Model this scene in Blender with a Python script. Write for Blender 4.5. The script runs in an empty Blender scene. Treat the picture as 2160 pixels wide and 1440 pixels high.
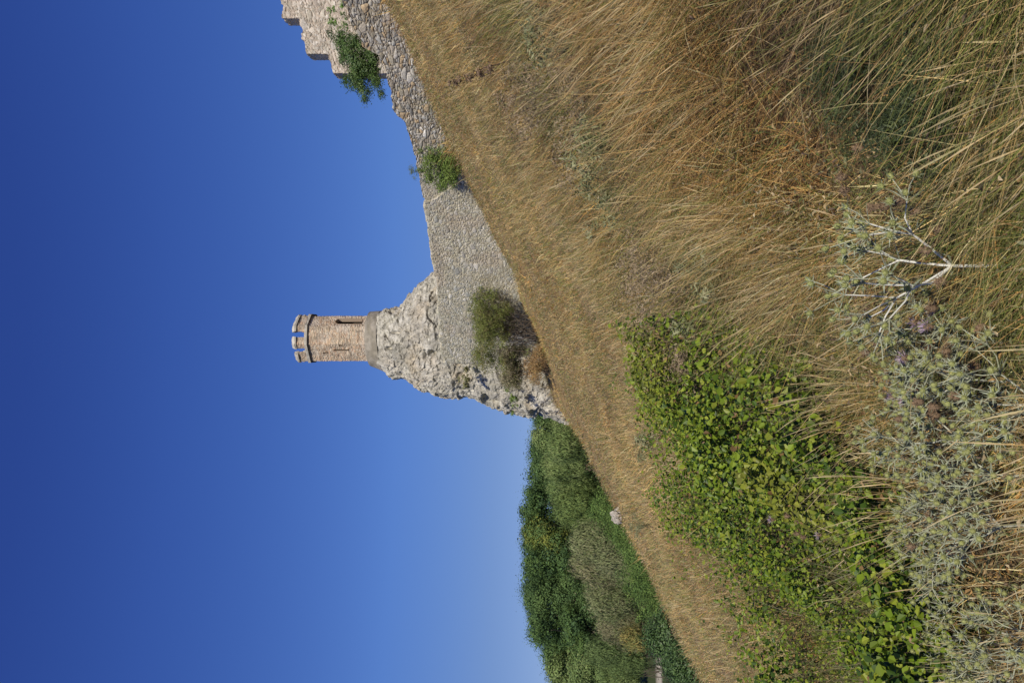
import bpy, math
import numpy as np
from mathutils import Vector, Matrix

rng = np.random.default_rng(20240817)
sc = bpy.context.scene
COL = sc.collection
F = 1663.0          # focal length in upright photo pixels (photo held upright: 1440 wide, 2160 tall)
HV = 1175.0         # eye level row
PI = math.pi

# ------------------------------------------------------------------ noise
def _h(ix, iy, iz, k):
    ix = ix.astype(np.int64); iy = iy.astype(np.int64); iz = iz.astype(np.int64)
    n = (ix*374761393 + iy*668265263 + iz*2147483647 + k*1274126177) & 0xffffffff
    n = ((n ^ (n >> 13))*1274126177) & 0xffffffff
    n = ((n ^ (n >> 16))*2246822519) & 0xffffffff
    n = n ^ (n >> 15)
    return (n & 0xffffff)/float(0x1000000)

def vnoise(x, y, z=0.0, k=0):
    x = np.asarray(x, float); y = np.asarray(y, float); z = np.zeros_like(x)+z
    ix, iy, iz = np.floor(x), np.floor(y), np.floor(z)
    fx, fy, fz = x-ix, y-iy, z-iz
    fx = fx*fx*(3-2*fx); fy = fy*fy*(3-2*fy); fz = fz*fz*(3-2*fz)
    r = 0
    for a in (0, 1):
        for b in (0, 1):
            for c in (0, 1):
                w = (fx if a else 1-fx)*(fy if b else 1-fy)*(fz if c else 1-fz)
                r = r + w*_h(ix+a, iy+b, iz+c, k)
    return r

def fbm(x, y, z=0.0, k=0, o=4):
    r, a, t = 0, 1.0, 0
    x = np.asarray(x, float); y = np.asarray(y, float); z = np.zeros_like(x)+z
    for i in range(o):
        r = r + a*vnoise(x*2**i+7.3*i, y*2**i-3.1*i, z*2**i+1.7*i, k+i); t += a; a *= .5
    return r/t

def cells(P, k=0):
    """3-D cellular noise: F1, F2, random id hash functions of the nearest cell and offset to its centre"""
    I = np.floor(P); f1 = np.full(len(P), 9.0); f2 = np.full(len(P), 9.0)
    bid = np.zeros((len(P), 3)); off = np.zeros((len(P), 3))
    for a in (-1, 0, 1):
        for b in (-1, 0, 1):
            for c in (-1, 0, 1):
                J = I+np.array([a, b, c])
                C = J+.5+.85*(np.stack([_h(J[:, 0], J[:, 1], J[:, 2], k+i) for i in (11, 12, 13)], 1)-.5)
                D = P-C; d = np.sqrt((D*D).sum(1))
                m = d < f1
                f2 = np.where(m, f1, np.minimum(f2, d))
                f1 = np.where(m, d, f1)
                bid[m] = J[m]; off[m] = D[m]
    R = lambda q: _h(bid[:, 0], bid[:, 1], bid[:, 2], k+q)
    return f1, f2, R, off

def sstep(a, b, x):
    t = np.clip((x-a)/(b-a), 0, 1); return t*t*(3-2*t)
def lerp(a, b, t): return a+(b-a)*t
def mixc(a, b, t):
    a = np.asarray(a, float); b = np.asarray(b, float); t = np.asarray(t)[..., None]
    return a+(b-a)*t
def unit(v): return v/np.maximum(np.linalg.norm(v, axis=-1, keepdims=True), 1e-9)

# ------------------------------------------------------------------ materials
def mat(name, rough=.9, translucent=0.0, spec=.2, bump=None, tint=None, noise=None):
    m = bpy.data.materials.new(name); m.use_nodes = True
    nt = m.node_tree; nt.nodes.clear(); N = nt.nodes.new; L = nt.links.new
    out = N('ShaderNodeOutputMaterial')
    att = N('ShaderNodeAttribute'); att.attribute_name = 'Col'
    colsock = att.outputs['Color']
    if noise:                                       # fine natural mottling of the surface colour
        sca, amt = noise
        tc = N('ShaderNodeTexCoord'); nz = N('ShaderNodeTexNoise'); nz.inputs['Scale'].default_value = sca
        nz.inputs['Detail'].default_value = 6; L(tc.outputs['Object'], nz.inputs['Vector'])
        mr = N('ShaderNodeMapRange'); mr.inputs['From Min'].default_value = .3; mr.inputs['From Max'].default_value = .7
        mr.inputs['To Min'].default_value = 1-amt; mr.inputs['To Max'].default_value = 1+amt
        L(nz.outputs['Fac'], mr.inputs['Value'])
        mx = N('ShaderNodeVectorMath'); mx.operation = 'SCALE'
        L(colsock, mx.inputs[0]); L(mr.outputs['Result'], mx.inputs['Scale']); colsock = mx.outputs['Vector']
    p = N('ShaderNodeBsdfPrincipled'); p.inputs['Roughness'].default_value = rough
    p.inputs['Specular IOR Level'].default_value = spec
    L(colsock, p.inputs['Base Color'])
    if bump:
        tc = N('ShaderNodeTexCoord'); bn = N('ShaderNodeTexNoise'); bn.inputs['Scale'].default_value = bump[0]
        bn.inputs['Detail'].default_value = 5; L(tc.outputs['Object'], bn.inputs['Vector'])
        bp = N('ShaderNodeBump'); bp.inputs['Distance'].default_value = bump[1]; bp.inputs['Strength'].default_value = .8
        L(bn.outputs['Fac'], bp.inputs['Height']); L(bp.outputs['Normal'], p.inputs['Normal'])
    last = p.outputs[0]
    if translucent:
        tr = N('ShaderNodeBsdfTranslucent'); L(colsock, tr.inputs['Color'])
        ms = N('ShaderNodeMixShader'); ms.inputs[0].default_value = translucent
        L(p.outputs[0], ms.inputs[1]); L(tr.outputs[0], ms.inputs[2]); last = ms.outputs[0]
    L(last, out.inputs['Surface'])
    return m

M_SOIL = mat('soil', .95, bump=(9, .05), noise=(14, .35))
M_GRASS = mat('dry_grass', .75, .40, .15)
M_LEAF = mat('leaf', .5, .25, .35)
M_DULL = mat('dull_leaf', .8, .2, .15)
M_WOOD = mat('bark', .9, bump=(30, .01))
M_STONE = mat('rubble_stone', .92, bump=(14, .03), noise=(9, .22))
M_ROCK = mat('limestone_rock', .92, bump=(3.2, .16), noise=(3.2, .30))
M_CONC = mat('weathered_concrete', .9, bump=(12, .02), noise=(2.5, .22))
M_DARK = mat('window_inside', .95)
M_SILVER = mat('thistle_green', .55, .12, .3)

# ------------------------------------------------------------------ mesh builders
GAIN = {'rubble_stone': .84, 'limestone_rock': .86, 'weathered_concrete': .84, 'leaf': .92, 'thistle_green': .86}
class Acc:
    """collects vertices, faces (quads or triangles) and vertex colours"""
    def __init__(s): s.v, s.q, s.t, s.c, s.n = [], [], [], [], 0
    def add(s, v, q=None, t=None, c=(.3, .3, .3)):
        v = np.asarray(v, float).reshape(-1, 3); c = np.asarray(c, float)
        if c.ndim == 1: c = np.tile(c, (len(v), 1))
        if q is not None and len(q): s.q.append(np.asarray(q, np.int64)+s.n)
        if t is not None and len(t): s.t.append(np.asarray(t, np.int64)+s.n)
        s.v.append(v); s.c.append(c); s.n += len(v)
    def mesh(s, name, m, smooth=False):
        v = np.concatenate(s.v); c = np.concatenate(s.c)*GAIN.get(m.name, 1.0)
        q = np.concatenate(s.q) if s.q else np.zeros((0, 4), np.int64)
        t = np.concatenate(s.t) if s.t else np.zeros((0, 3), np.int64)
        me = bpy.data.meshes.new(name)
        me.vertices.add(len(v)); me.vertices.foreach_set('co', v.astype(np.float32).ravel())
        idx = np.concatenate([q.ravel(), t.ravel()])
        me.loops.add(len(idx)); me.loops.foreach_set('vertex_index', idx.astype(np.int32))
        tot = np.concatenate([np.full(len(q), 4), np.full(len(t), 3)])
        st = np.concatenate([[0], np.cumsum(tot)[:-1]]) if len(tot) else tot
        me.polygons.add(len(tot)); me.polygons.foreach_set('loop_start', st.astype(np.int32))
        try: me.polygons.foreach_set('loop_total', tot.astype(np.int32))
        except Exception: pass
        me.polygons.foreach_set('use_smooth', np.full(len(tot), smooth))
        me.update(calc_edges=True)
        a = me.color_attributes.new('Col', 'FLOAT_COLOR', 'POINT')
        a.data.foreach_set('color', np.concatenate([np.clip(c, 0, 1), np.ones((len(c), 1))], 1).astype(np.float32).ravel())
        me.materials.append(m)
        return me
    def obj(s, name, m, parent=None, smooth=False):
        o = bpy.data.objects.new(name, s.mesh(name, m, smooth)); COL.objects.link(o)
        if parent: o.parent = parent
        return o

def empty(name, loc, label, cat, group=None):
    o = bpy.data.objects.new(name, None); COL.objects.link(o); o.location = loc
    o.empty_display_size = .2
    return tag(o, label, cat, group)
def tag(o, label, cat, group=None):
    o['label'] = label; o['category'] = cat
    if group: o['group'] = group
    return o

def tube(acc, pts, rad, col, ns=5):
    pts = np.asarray(pts, float); n = len(pts); rad = np.broadcast_to(rad, (n,))
    T = unit(np.gradient(pts, axis=0)); up = np.where(np.abs(T[:, 2:3]) > .9, [[1., 0, 0]], [[0, 0, 1.]])
    A = unit(np.cross(T, up)); B = np.cross(T, A)
    th = np.arange(ns)*2*PI/ns
    v = pts[:, None]+rad[:, None, None]*(A[:, None]*np.cos(th)[None, :, None]+B[:, None]*np.sin(th)[None, :, None])
    i = np.arange(n-1)[:, None]*ns; j = np.arange(ns)[None]; k = (j+1) % ns
    q = np.stack([i+j, i+k, i+ns+k, i+ns+j], -1).reshape(-1, 4)
    acc.add(v, q, None, col)

def blades(acc, base, h, tilt, bend, width, yaw, col, nseg, head=0.0, tipcol=None):
    """many curved grass blades / stalks. base (N,3), h (N), tilt (N,3) direction, bend (N,3)"""
    N = len(base); t = np.linspace(0, 1, nseg+1)
    P = base[:, None]+h[:, None, None]*(t[None, :, None]*tilt[:, None]+(t**2)[None, :, None]*bend[:, None])
    if np.isscalar(head): head = np.full(N, head)
    w = 1-t**2*.85
    hb = np.clip(1-np.abs(t-.86)/.15, 0, 1)
    W = width[:, None]*(w[None]+head[:, None]*hb[None])*.5
    S = np.stack([np.cos(yaw), np.sin(yaw), np.zeros(N)], 1)[:, None]*W[..., None]
    v = np.stack([P-S, P+S], 2)                       # N, nseg+1, 2, 3
    b = (np.arange(N)*(nseg+1)*2)[:, None]+np.arange(nseg)[None]*2
    q = np.stack([b, b+1, b+3, b+2], -1).reshape(-1, 4)
    c = np.repeat(col[:, None], (nseg+1)*2, 1)
    if tipcol is not None:
        k = np.repeat(np.clip((t-.7)/.1, 0, 1), 2)[None, :, None]
        c = c+(tipcol[:, None]-c)*k
    acc.add(v.reshape(-1, 3), q, None, c.reshape(-1, 3))

def leaves(acc, cen, nor, size, aspect, col, fold=.25, simple=False, axis=None):
    """leaf shaped faces. cen (N,3), nor (N,3), size (N) length"""
    N = len(cen); nor = unit(nor)
    a = rng.normal(size=(N, 3)) if axis is None else axis
    d = unit(a-(a*nor).sum(1, keepdims=True)*nor); s = np.cross(nor, d)
    L = size[:, None]; W = L*aspect
    if simple:
        v = np.stack([cen-d*L*.5, cen+s*W*.5, cen+d*L*.5, cen-s*W*.5], 1)
        acc.add(v.reshape(-1, 3), np.arange(N*4).reshape(-1, 4), None, np.repeat(col, 4, 0)); return
    f = nor*L*fold
    v = np.stack([cen-d*L*.5, cen+s*W*.5-d*L*.12+f*.6, cen+s*W*.36+d*L*.22+f*.4, cen+d*L*.5,
                  cen-s*W*.36+d*L*.22+f*.4, cen-s*W*.5-d*L*.12+f*.6], 1)
    b = np.arange(N)[:, None]*6
    q = np.concatenate([b+[0, 1, 2, 3], b+[0, 3, 4, 5]], 0)
    acc.add(v.reshape(-1, 3), q, None, np.repeat(col, 6, 0))

# ------------------------------------------------------------------ wall line, terrain
def yw(s): return 62.5/(1+1.27*s)               # rampart: depth along the view slope s=x/y
W_U = np.array([1500, 1440, 1390, 1340, 1290, 1240, 1190, 1140, 1090, 1040, 990, 940, 890, 840, 740, 680])
W_B = np.array([790, 825, 840, 870, 895, 920, 940, 960, 985, 1005, 1030, 1050, 1062, 1080, 1118, 1130])
T_U = np.array([1500, 1440, 1410, 1390, 1340, 1325, 1290, 1240, 1210, 1180, 1140, 1090, 1040, 990, 940, 890, 870, 760, 700, 680])
T_V = np.array([700, 725, 736, 745, 770, 800, 810, 825, 832, 855, 870, 878, 890, 900, 905, 914, 918, 928, 934, 940])

def softplus(x, k=1.0): return np.log1p(np.exp(np.clip(x/k, -40, 40)))*k
def H(x, y):
    x = np.asarray(x, float); y = np.asarray(y, float)
    z = -1.6+.047*np.clip(y, -20, 70)
    z = z+np.where(x > 0, .5*x, .36*x)
    z = z-.28*sstep(6, 22, y)
    xc = np.interp(y, [-50, 20, 35, 52, 64, 70, 80], [-10.4, -10.2, -10.2, -7.8, -6.6, -6.5, -5])
    z = z-.75*softplus(xc-x, .5)
    z = z-.55*softplus(y-72, 1.5)*sstep(14, -2, x)
    z = z+.10*(fbm(x*.45, y*.45, 0, 3)-.5)+.5*(fbm(x*.12, y*.12, 0, 5)-.5)*sstep(4, 25, np.hypot(x, y))
    z = z+.75*np.exp(-((x+3)/6)**2-((y-62)/7)**2)+.8*(fbm(x*.45, y*.45, 0, 9)-.5)*sstep(18, 40, y)
    # small hollow with herbs coloured dark for shade, close to the camera
    z = z-.36*np.exp(-((x-.95)**2/.12+(y-2.85)**2/.5))
    z = 20-softplus(20-z, 1.0)
    z = -12.5+softplus(z+12.5, .8)
    far = sstep(250, 1500, np.hypot(x, y))
    return z*(1-far)+far*(-16)
def Hs(x, y): return float(H(np.array([x]), np.array([y]))[0])
def proj(x, y, z): return 720+F*x/y, HV-F*z/y
def place(u, D):
    x = (u-720)/F*D; return x, D, Hs(x, D)
def zat(v, D): return (HV-v)/F*D

# vine patch as seen (upright photo) -> mask on the ground
VU = [-200, 0, 140, 240, 340, 440, 540, 640, 700, 760, 800, 2000]
VA = [1640, 1600, 1535, 1518, 1480, 1450, 1398, 1365, 1362, 1365, 1420, 1420]
VB = [1960, 1930, 1920, 1905, 1840, 1745, 1670, 1620, 1530, 1455, 1418, 1418]
def vine(x, y, z):
    yy = np.maximum(y, .5)
    u, v = proj(x, yy, z+.42)
    a = np.interp(u, VU, VA); b = np.interp(u, VU, VB)
    n = (fbm(x*1.1, y*.8, 0, 40)-.47)*1.2
    d = np.minimum(v-a, b-v)/np.maximum(b-a, 30)+n*.7
    m = sstep(-.06, .10, d)
    m = m*(.12+.88*sstep(.20, .36, fbm(x*1.9+23, y*1.4, 0, 45, 3)))
    return np.where((y > 3) & (u > -900) & (u < 815), m, 0)

def build_ground():
    acc = Acc()
    r = np.concatenate([[.02], np.geomspace(.25, 120, 330), np.geomspace(125, 4000, 60)])
    ang = np.concatenate([np.linspace(-38, 38, 300), np.linspace(39.5, 320.5, 120)])*PI/180
    R, A = np.meshgrid(r, ang, indexing='ij')
    x = R*np.sin(A); y = R*np.cos(A)
    z = H(x, y)+.05*(fbm(x*3, y*3, 0, 8)-.5)
    g = fbm(x*.8, y*.8, 0, 21); b = fbm(x*2.5, y*2.5, 0, 22)
    dry = mixc(mixc((.11, .075, .036), (.065, .045, .026), b), (.055, .055, .02), sstep(.5, .7, g))
    dry = mixc(dry, mixc((.26, .18, .08), (.18, .135, .07), b), sstep(6, 14, R))      # bleached thatch further up the slope
    xc = np.interp(y, [-50, 20, 35, 52, 64, 70], [-10.4, -10.2, -10.2, -7.8, -6.6, -6.5])
    val = sstep(-1, -5, x-xc)
    val = np.maximum(val, sstep(78, 90, y)*sstep(4, -4, x))
    c = mixc(dry, (.045, .06, .02), val)
    # pale gravel track in the valley
    pd = np.abs((y-98)-.35*(x+40)+2.0*np.sin(x*.1))
    c = mixc(c, (.40, .36, .29), sstep(4.2, 3.2, pd+fbm(x*.5, y*.5, 0, 60)*1.5)*sstep(-22, -26, x)*(x > -140))
    n1, n2 = len(r), len(ang)
    i = np.arange(n1-1)[:, None]*n2; j = np.arange(n2)[None]; k = (j+1) % n2
    q = np.stack([i+j, i+n2+j, i+n2+k, i+k], -1).reshape(-1, 4)
    q = q[:, ::-1]
    acc.add(np.stack([x, y, z], -1).reshape(-1, 3), q, None, c.reshape(-1, 3))
    o = acc.obj('ground', M_SOIL, smooth=True); o['kind'] = 'structure'
build_ground()

# ------------------------------------------------------------------ grass
STRAW = np.array([(.68, .50, .215), (.62, .42, .145), (.50, .285, .085), (.72, .575, .31), (.52, .40, .185), (.36, .225, .09)])
GREEN = np.array([(.18, .22, .05), (.235, .265, .08), (.14, .175, .06), (.30, .30, .09)])
def grass_points(n, r0, r1, p, half=37):
    if r1 < 6: half = 66                                   # the sward also lies beside the camera
    r = (rng.random(n)*(r1**p-r0**p)+r0**p)**(1/p)
    a = (rng.random(n)*2-1)*half*PI/180
    x = r*np.sin(a); y = r*np.cos(a)
    return x, y
def keep_mask(x, y):
    s = x/np.maximum(y, .1)
    behind = (s > -.03) & (y > yw(np.maximum(s, -.03))-.1)
    rock = ((x-.6)/6.9)**2+((y-70)/7.3)**2 < 1
    xc = np.interp(y, [0, 20, 35, 52, 64, 70, 80], [-10.4, -10.2, -10.2, -7.8, -6.6, -6.5, -5])
    return ~behind & ~rock & (x > xc-3.5) & (y < 72) & (y > 1.15)

def tufted(x, y, cell, frac, sig):
    ix, iy = np.floor(x/cell), np.floor(y/cell); z = np.zeros_like(ix)
    cx = (ix+.15+.7*_h(ix, iy, z, 71))*cell; cy = (iy+.15+.7*_h(ix, iy, z, 72))*cell
    m = rng.random(len(x)) < frac
    nx = np.where(m, cx+rng.normal(size=len(x))*sig, x); ny = np.where(m, cy+rng.normal(size=len(x))*sig, y)
    return nx, ny, np.where(m, nx-cx, 0), np.where(m, ny-cy, 0), _h(ix, iy, z, 73)

def build_grass():
    acc = Acc()
    # --- matted lower layer
    for (n, r0, r1, nseg) in ((170000, 1.2, 5, 4), (110000, 5, 12, 3), (170000, 12, 30, 2), (190000, 30, 74, 2)):
        x, y = grass_points(n, r0, r1, .62)
        r = np.hypot(x, y); cell = np.clip(.05*r, .16, 1.2)
        x, y, ox, oy, th = tufted(x, y, np.where(r < 8, .26, np.where(r < 25, .5, 1.0)), .6, np.where(r < 8, .05, np.where(r < 25, .11, .25)))
        z = H(x, y); m = keep_mask(x, y); vm = vine(x, y, z)
        hol = np.exp(-((x-.98)**2/.14+(y-2.8)**2/.4))
        m &= rng.random(n) > vm*.9
        m &= rng.random(n) > hol*.93
        m &= rng.random(n) > sstep(.60, .68, fbm(x*1.3+70, y*1.3, 0, 93))*.85*sstep(4.5, 9, r)
        m &= rng.random(n) > sstep(.52, .64, fbm(x*3.2+5, y*3.2, 0, 95, 3))*.8*(r < 7)
        x, y, z, ox, oy, th, r = [a[m] for a in (x, y, z, ox, oy, th, r)]; N = len(x)
        g = fbm(x*.55, y*.55, 0, 21)*.6+fbm(x*2.2, y*2.2, 0, 23)*.4
        brown = fbm(x*.7+9, y*.7, 0, 31); pale = fbm(x*.35, y*.35+4, 0, 33)
        h = (.14+.3*rng.random(N)**1.5)*(.75+.6*th)*np.where(r > 12, .8, 1)*(.45+1.1*fbm(x*.7+17, y*.7, 0, 91))*np.where(r < 6, 1.35, 1)*(1-.45*sstep(.5, .1, x)*sstep(4.2, 3.2, y))
        slope = .08+.3*sstep(-1.5, 2.5, x-.12*(r-4))
        lean = np.stack([-slope-.2*rng.random(N)+ox*4, .15+.3*rng.random(N)+oy*4, np.full(N, .75)], 1)+rng.normal(size=(N, 3))*[.85, .75, .25]*np.where(r < 8, 1.3, 1)[:, None]
        hx, hy = np.floor(x/np.where(r < 8, .26, np.where(r < 25, .5, 1.0))), np.floor(y/np.where(r < 8, .26, np.where(r < 25, .5, 1.0)))
        lean[:, 0] += (_h(hx, hy, 0*hx, 74)-.5)*1.0; lean[:, 1] += (_h(hx, hy, 0*hx, 75)-.5)*1.0; ttone = .72+.56*_h(hx, hy, 0*hx, 76)
        lean[:, 2] = np.abs(lean[:, 2])
        tilt = unit(lean)
        bend = np.stack([-.25*rng.random(N), rng.normal(size=N)*.15, -.35*rng.random(N)-.05], 1)+rng.normal(size=(N, 3))*.12
        w = np.maximum(.0033*(.6+rng.random(N)), .00075*r*(.6+.8*rng.random(N)))
        k = rng.integers(0, len(STRAW), N); col = STRAW[k]*((.85+.6*rng.random(N))*ttone)[:, None]
        # richer gold on the near slope, paler straw on the rise before the rock
        col = mixc(col, np.array((.56, .43, .22))[None]*(.6+.7*rng.random(N))[:, None], sstep(.45, .6, pale)*.5)
        col = mixc(col, np.array((.29, .21, .135))[None]*(.6+.8*rng.random(N))[:, None], sstep(.52, .64, brown)*(rng.random(N) < .8))
        sage = fbm(x*.6+30, y*.6, 0, 35); col = mixc(col, np.array((.32, .31, .15))[None]*(.6+.8*rng.random(N))[:, None], sstep(.48, .6, sage)*(rng.random(N) < .6))
        rust = fbm(x*.8+60, y*.8, 0, 37); col = mixc(col, np.array((.42, .25, .10))[None]*(.6+.8*rng.random(N))[:, None], sstep(.54, .66, rust)*(rng.random(N) < .6))
        gr = GREEN[rng.integers(0, len(GREEN), N)]*(.7+.6*rng.random(N))[:, None]
        near = sstep(26, 4, r)
        col = col*(.45+1.1*fbm(x*.45+40, y*.45, 0, 97, 3))[:, None]
        sl = x/np.maximum(y, .1); dw = yw(np.maximum(sl, -.03))-y
        h = h*np.where((sl > -.12) & (dw < 2.6), .7+2.6*sstep(.42, .62, fbm(x*1.1, y*1.1, 0, 98, 3)), 1)     # ragged taller tufts along the wall foot
        pg = np.clip(.16+sstep(.42, .62, g)*.55*(.45+.35*near)+.10*near, 0, .9)
        col = np.where((rng.random(N) < pg)[:, None], gr, col)
        blades(acc, np.stack([x, y, z-.02], 1), h, tilt, bend, w, rng.random(N)*2*PI, col, nseg)
    # --- broken straw, withered leaves and small herb leaves between the blades
    for (n, r0, r1) in ((60000, 1.3, 5), (120000, 5, 14), (90000, 14, 50)):
        x, y = grass_points(n, r0, r1, .62); r = np.hypot(x, y); z = H(x, y)
        pat = fbm(x*.9+3, y*.9, 0, 81); m = keep_mask(x, y) & (rng.random(n) < .3+.9*sstep(.42, .6, pat))
        x, y, z, r, pat = [a[m] for a in (x, y, z, r, pat)]; N = len(x)
        size = np.maximum(.012+.022*rng.random(N)**2, .0021*r*(.6+.8*rng.random(N)))
        lc = np.array([(.42, .27, .115), (.29, .18, .085), (.50, .37, .19), (.16, .185, .065), (.25, .255, .125), (.20, .15, .11), (.31, .31, .175), (.56, .46, .29)])
        ht = fbm(x*1.6, y*1.6, 0, 83); k = np.clip((ht*1.7-.35)*8+rng.normal(size=N)*2, 0, 7).astype(int)
        col = lc[k]*(.65+.7*rng.random(N))[:, None]
        leaves(acc, np.stack([x, y, z+.03+.25*rng.random(N)**1.3], 1), rng.normal(size=(N, 3))+[0, -.4, .6], size, .33, col, fold=.5)
    # --- tall stalks
    for (n, r0, r1, nseg) in ((26000, 1.5, 5, 7), (21000, 5, 14, 5), (20000, 14, 36, 4), (16000, 36, 74, 3)):
        x, y = grass_points(n, r0, r1, .62)
        r = np.hypot(x, y)
        x, y, ox, oy, th = tufted(x, y, np.where(r < 8, .45, np.where(r < 25, .8, 1.5)), .8, np.where(r < 8, .05, np.where(r < 25, .12, .3)))
        z = H(x, y); vm = vine(x, y, z)
        hol = np.exp(-((x-.95)**2/.16+(y-2.85)**2/.6))
        dens = sstep(.38, .6, fbm(x*.5, y*.5, 0, 51))
        m = keep_mask(x, y) & (rng.random(n) > vm*.96) & (rng.random(n) > hol) & (rng.random(n) < .25+.75*dens) & (th > .25)
        x, y, z, ox, oy, th, r = [a[m] for a in (x, y, z, ox, oy, th, r)]; N = len(x)
        h = (.32+.36*rng.random(N))*(.75+.4*th)*np.where(r < 3.2, .85, 1)*np.where(r > 9, .72, 1)
        slope = -.03+.36*sstep(-1.0, 2.2, x-.12*(r-4))
        lean = np.stack([-slope-.14*rng.random(N)+ox*2, .2+.2*rng.random(N)+oy*2, np.full(N, 1.0)], 1)+rng.normal(size=(N, 3))*[.34, .32, .08]
        bend = np.stack([-.2*rng.random(N), rng.normal(size=N)*.06, -.12*rng.random(N)], 1)
        brk = rng.random(N) < .14; bend[brk] = rng.normal(size=(brk.sum(), 3))*[.5, .4, .1]+[-.1, 0, -.55]
        w = np.maximum(.0018*(.7+.6*rng.random(N)), .00042*r*(.7+.6*rng.random(N)))
        c0 = np.array([(.64, .475, .22), (.56, .39, .14), (.70, .57, .33), (.46, .40, .16), (.42, .25, .09)])
        col = c0[rng.integers(0, 5, N)]*(.75+.4*rng.random(N))[:, None]
        col = np.where((rng.random(N) < .16)[:, None], GREEN[rng.integers(0, 4, N)]*1.15, col)
        tip = mixc(col, np.array((.58, .48, .29))[None]*(.7+.5*rng.random(N))[:, None], np.full(N, .7))
        hd = np.where(rng.random(N) < .45, 1.2+1.4*rng.random(N), 0)
        blades(acc, np.stack([x, y, z-.02], 1), h, unit(lean), bend, w, rng.normal(size=N)*.8, col, nseg, hd, tip)
    o = acc.obj('dry_grass', M_GRASS); o['kind'] = 'stuff'
    tag(o, 'long dry golden grass with green patches covering the slope', 'grass')
build_grass()

def build_vine():
    acc = Acc()
    n = 330000
    r = (rng.random(n)*(24**.9-3.5**.9)+3.5**.9)**(1/.9); a = (-42+45*rng.random(n))*PI/180
    x = r*np.sin(a); y = r*np.cos(a); z = H(x, y); m = rng.random(n) < vine(x, y, z)
    x, y, z = x[m], y[m], z[m]; N = len(x); r = np.hypot(x, y)
    can = .1+.65*sstep(.35, .7, fbm(x*1.3, y*1.3, 0, 61))
    z = z+can*rng.random(N)**.45
    nor = rng.normal(size=(N, 3))*.55+[.05, -.45, .8]
    size = (.02+.033*rng.random(N)**1.6)*(.75+.6*fbm(x*1.4, y*1.4, 0, 65))*np.where(r > 12, 1.35, 1)
    tone = fbm(x*.9, y*.9, 0, 64)
    lc = np.array([(.135, .205, .012), (.18, .255, .02), (.09, .15, .012), (.24, .285, .03), (.045, .09, .010)])
    col = lc[rng.integers(0, 5, N)]*(.75+.5*rng.random(N))[:, None]
    col = mixc(col, np.array((.29, .26, .045))[None]*(.7+.6*rng.random(N))[:, None], sstep(.56, .76, tone)*.45)
    dead = rng.random(N) < .025
    col = np.where(dead[:, None], np.array((.24, .15, .06))*(.6+.7*rng.random(N))[:, None], col)
    leaves(acc, np.stack([x, y, z], 1), nor, size, .72, col)
    # runner stems
    k = rng.random(N) < .06
    bx = np.stack([x[k], y[k], H(x[k], y[k])], 1); M = len(bx)
    blades(acc, bx, .3+.25*rng.random(M), unit(rng.normal(size=(M, 3))*[.5, .5, .1]+[0, 0, .8]), rng.normal(size=(M, 3))*.2,
           np.full(M, .006), rng.random(M)*6.28, np.tile((.13, .12, .05), (M, 1)), 4)
    o = acc.obj('creeper_leaves', M_LEAF); o['kind'] = 'stuff'
    tag(o, 'bright green leafy creeper spreading through the dry grass', 'ground cover')
build_vine()

# ------------------------------------------------------------------ stonework
def stonework(P, Nn, size, k, relief, stones, mortar, joint=.10, U=None, round_=.5):
    """P points, Nn outward normals, U stone-space coordinates (default P)"""
    U = P if U is None else U
    Q = U/np.asarray(size)
    wob = np.stack([fbm(Q[:, 0]*.5, Q[:, 1]*.5, Q[:, 2]*.5, k+90+i, 2)-.5 for i in range(3)], 1)
    f1, f2, R, off = cells(Q*(1+0*Q)+wob*1.1, k)
    e = f2-f1
    g1, g2, R2, off2 = cells(Q/[2.1, 1.6, 1.8]+wob*.4, k+7)                     # here and there a larger block among the rubble
    bigs = R2(9) > .74
    e = np.where(bigs, (g2-g1)*1.5, e); R1 = R
    R = lambda q: np.where(bigs, R2(q), R1(q))
    j = sstep(joint*.3, joint*1.6, e)
    prof = j*(.55+.45*sstep(0, .6, e))+.5*(R(1)-.5)*j
    stones = np.asarray(stones); c = stones[(R(2)*len(stones)).astype(int) % len(stones)]*(.72+.56*R(3))[:, None]
    c = mixc(mortar, c, j)
    D = relief*(prof-.7)+.25*relief*(fbm(Q[:, 0]*3, Q[:, 1]*3, Q[:, 2]*3, k+50, 3)-.5)
    return P+Nn*D[:, None], c

def contour_open_box(p0, p1, thick, ds, back=.25):
    """closed plan contour of a straight wall: face p0->p1, thickness away from the face's normal"""
    p0 = np.asarray(p0, float); p1 = np.asarray(p1, float)
    d = unit(p1-p0); n = np.array([d[1], -d[0]])          # face normal to the right of travel = towards camera for +x travel
    L = np.linalg.norm(p1-p0)
    f = p0+d*np.linspace(0, L, int(L/ds)+2)[:, None]
    e = p1-n*np.linspace(0, thick, max(3, int(thick/ds)))[1:, None]
    b = p1-n*thick-d*np.linspace(0, L, int(L/back)+2)[1:, None]
    g = p0-n*thick+n*np.linspace(0, thick, max(3, int(thick/ds)))[1:-1, None]
    return np.concatenate([f, e, b, g])

def contour_normals(C):
    T = unit(np.roll(C, -1, 0)-np.roll(C, 1, 0)); return np.stack([T[:, 1], -T[:, 0]], 1)

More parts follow.
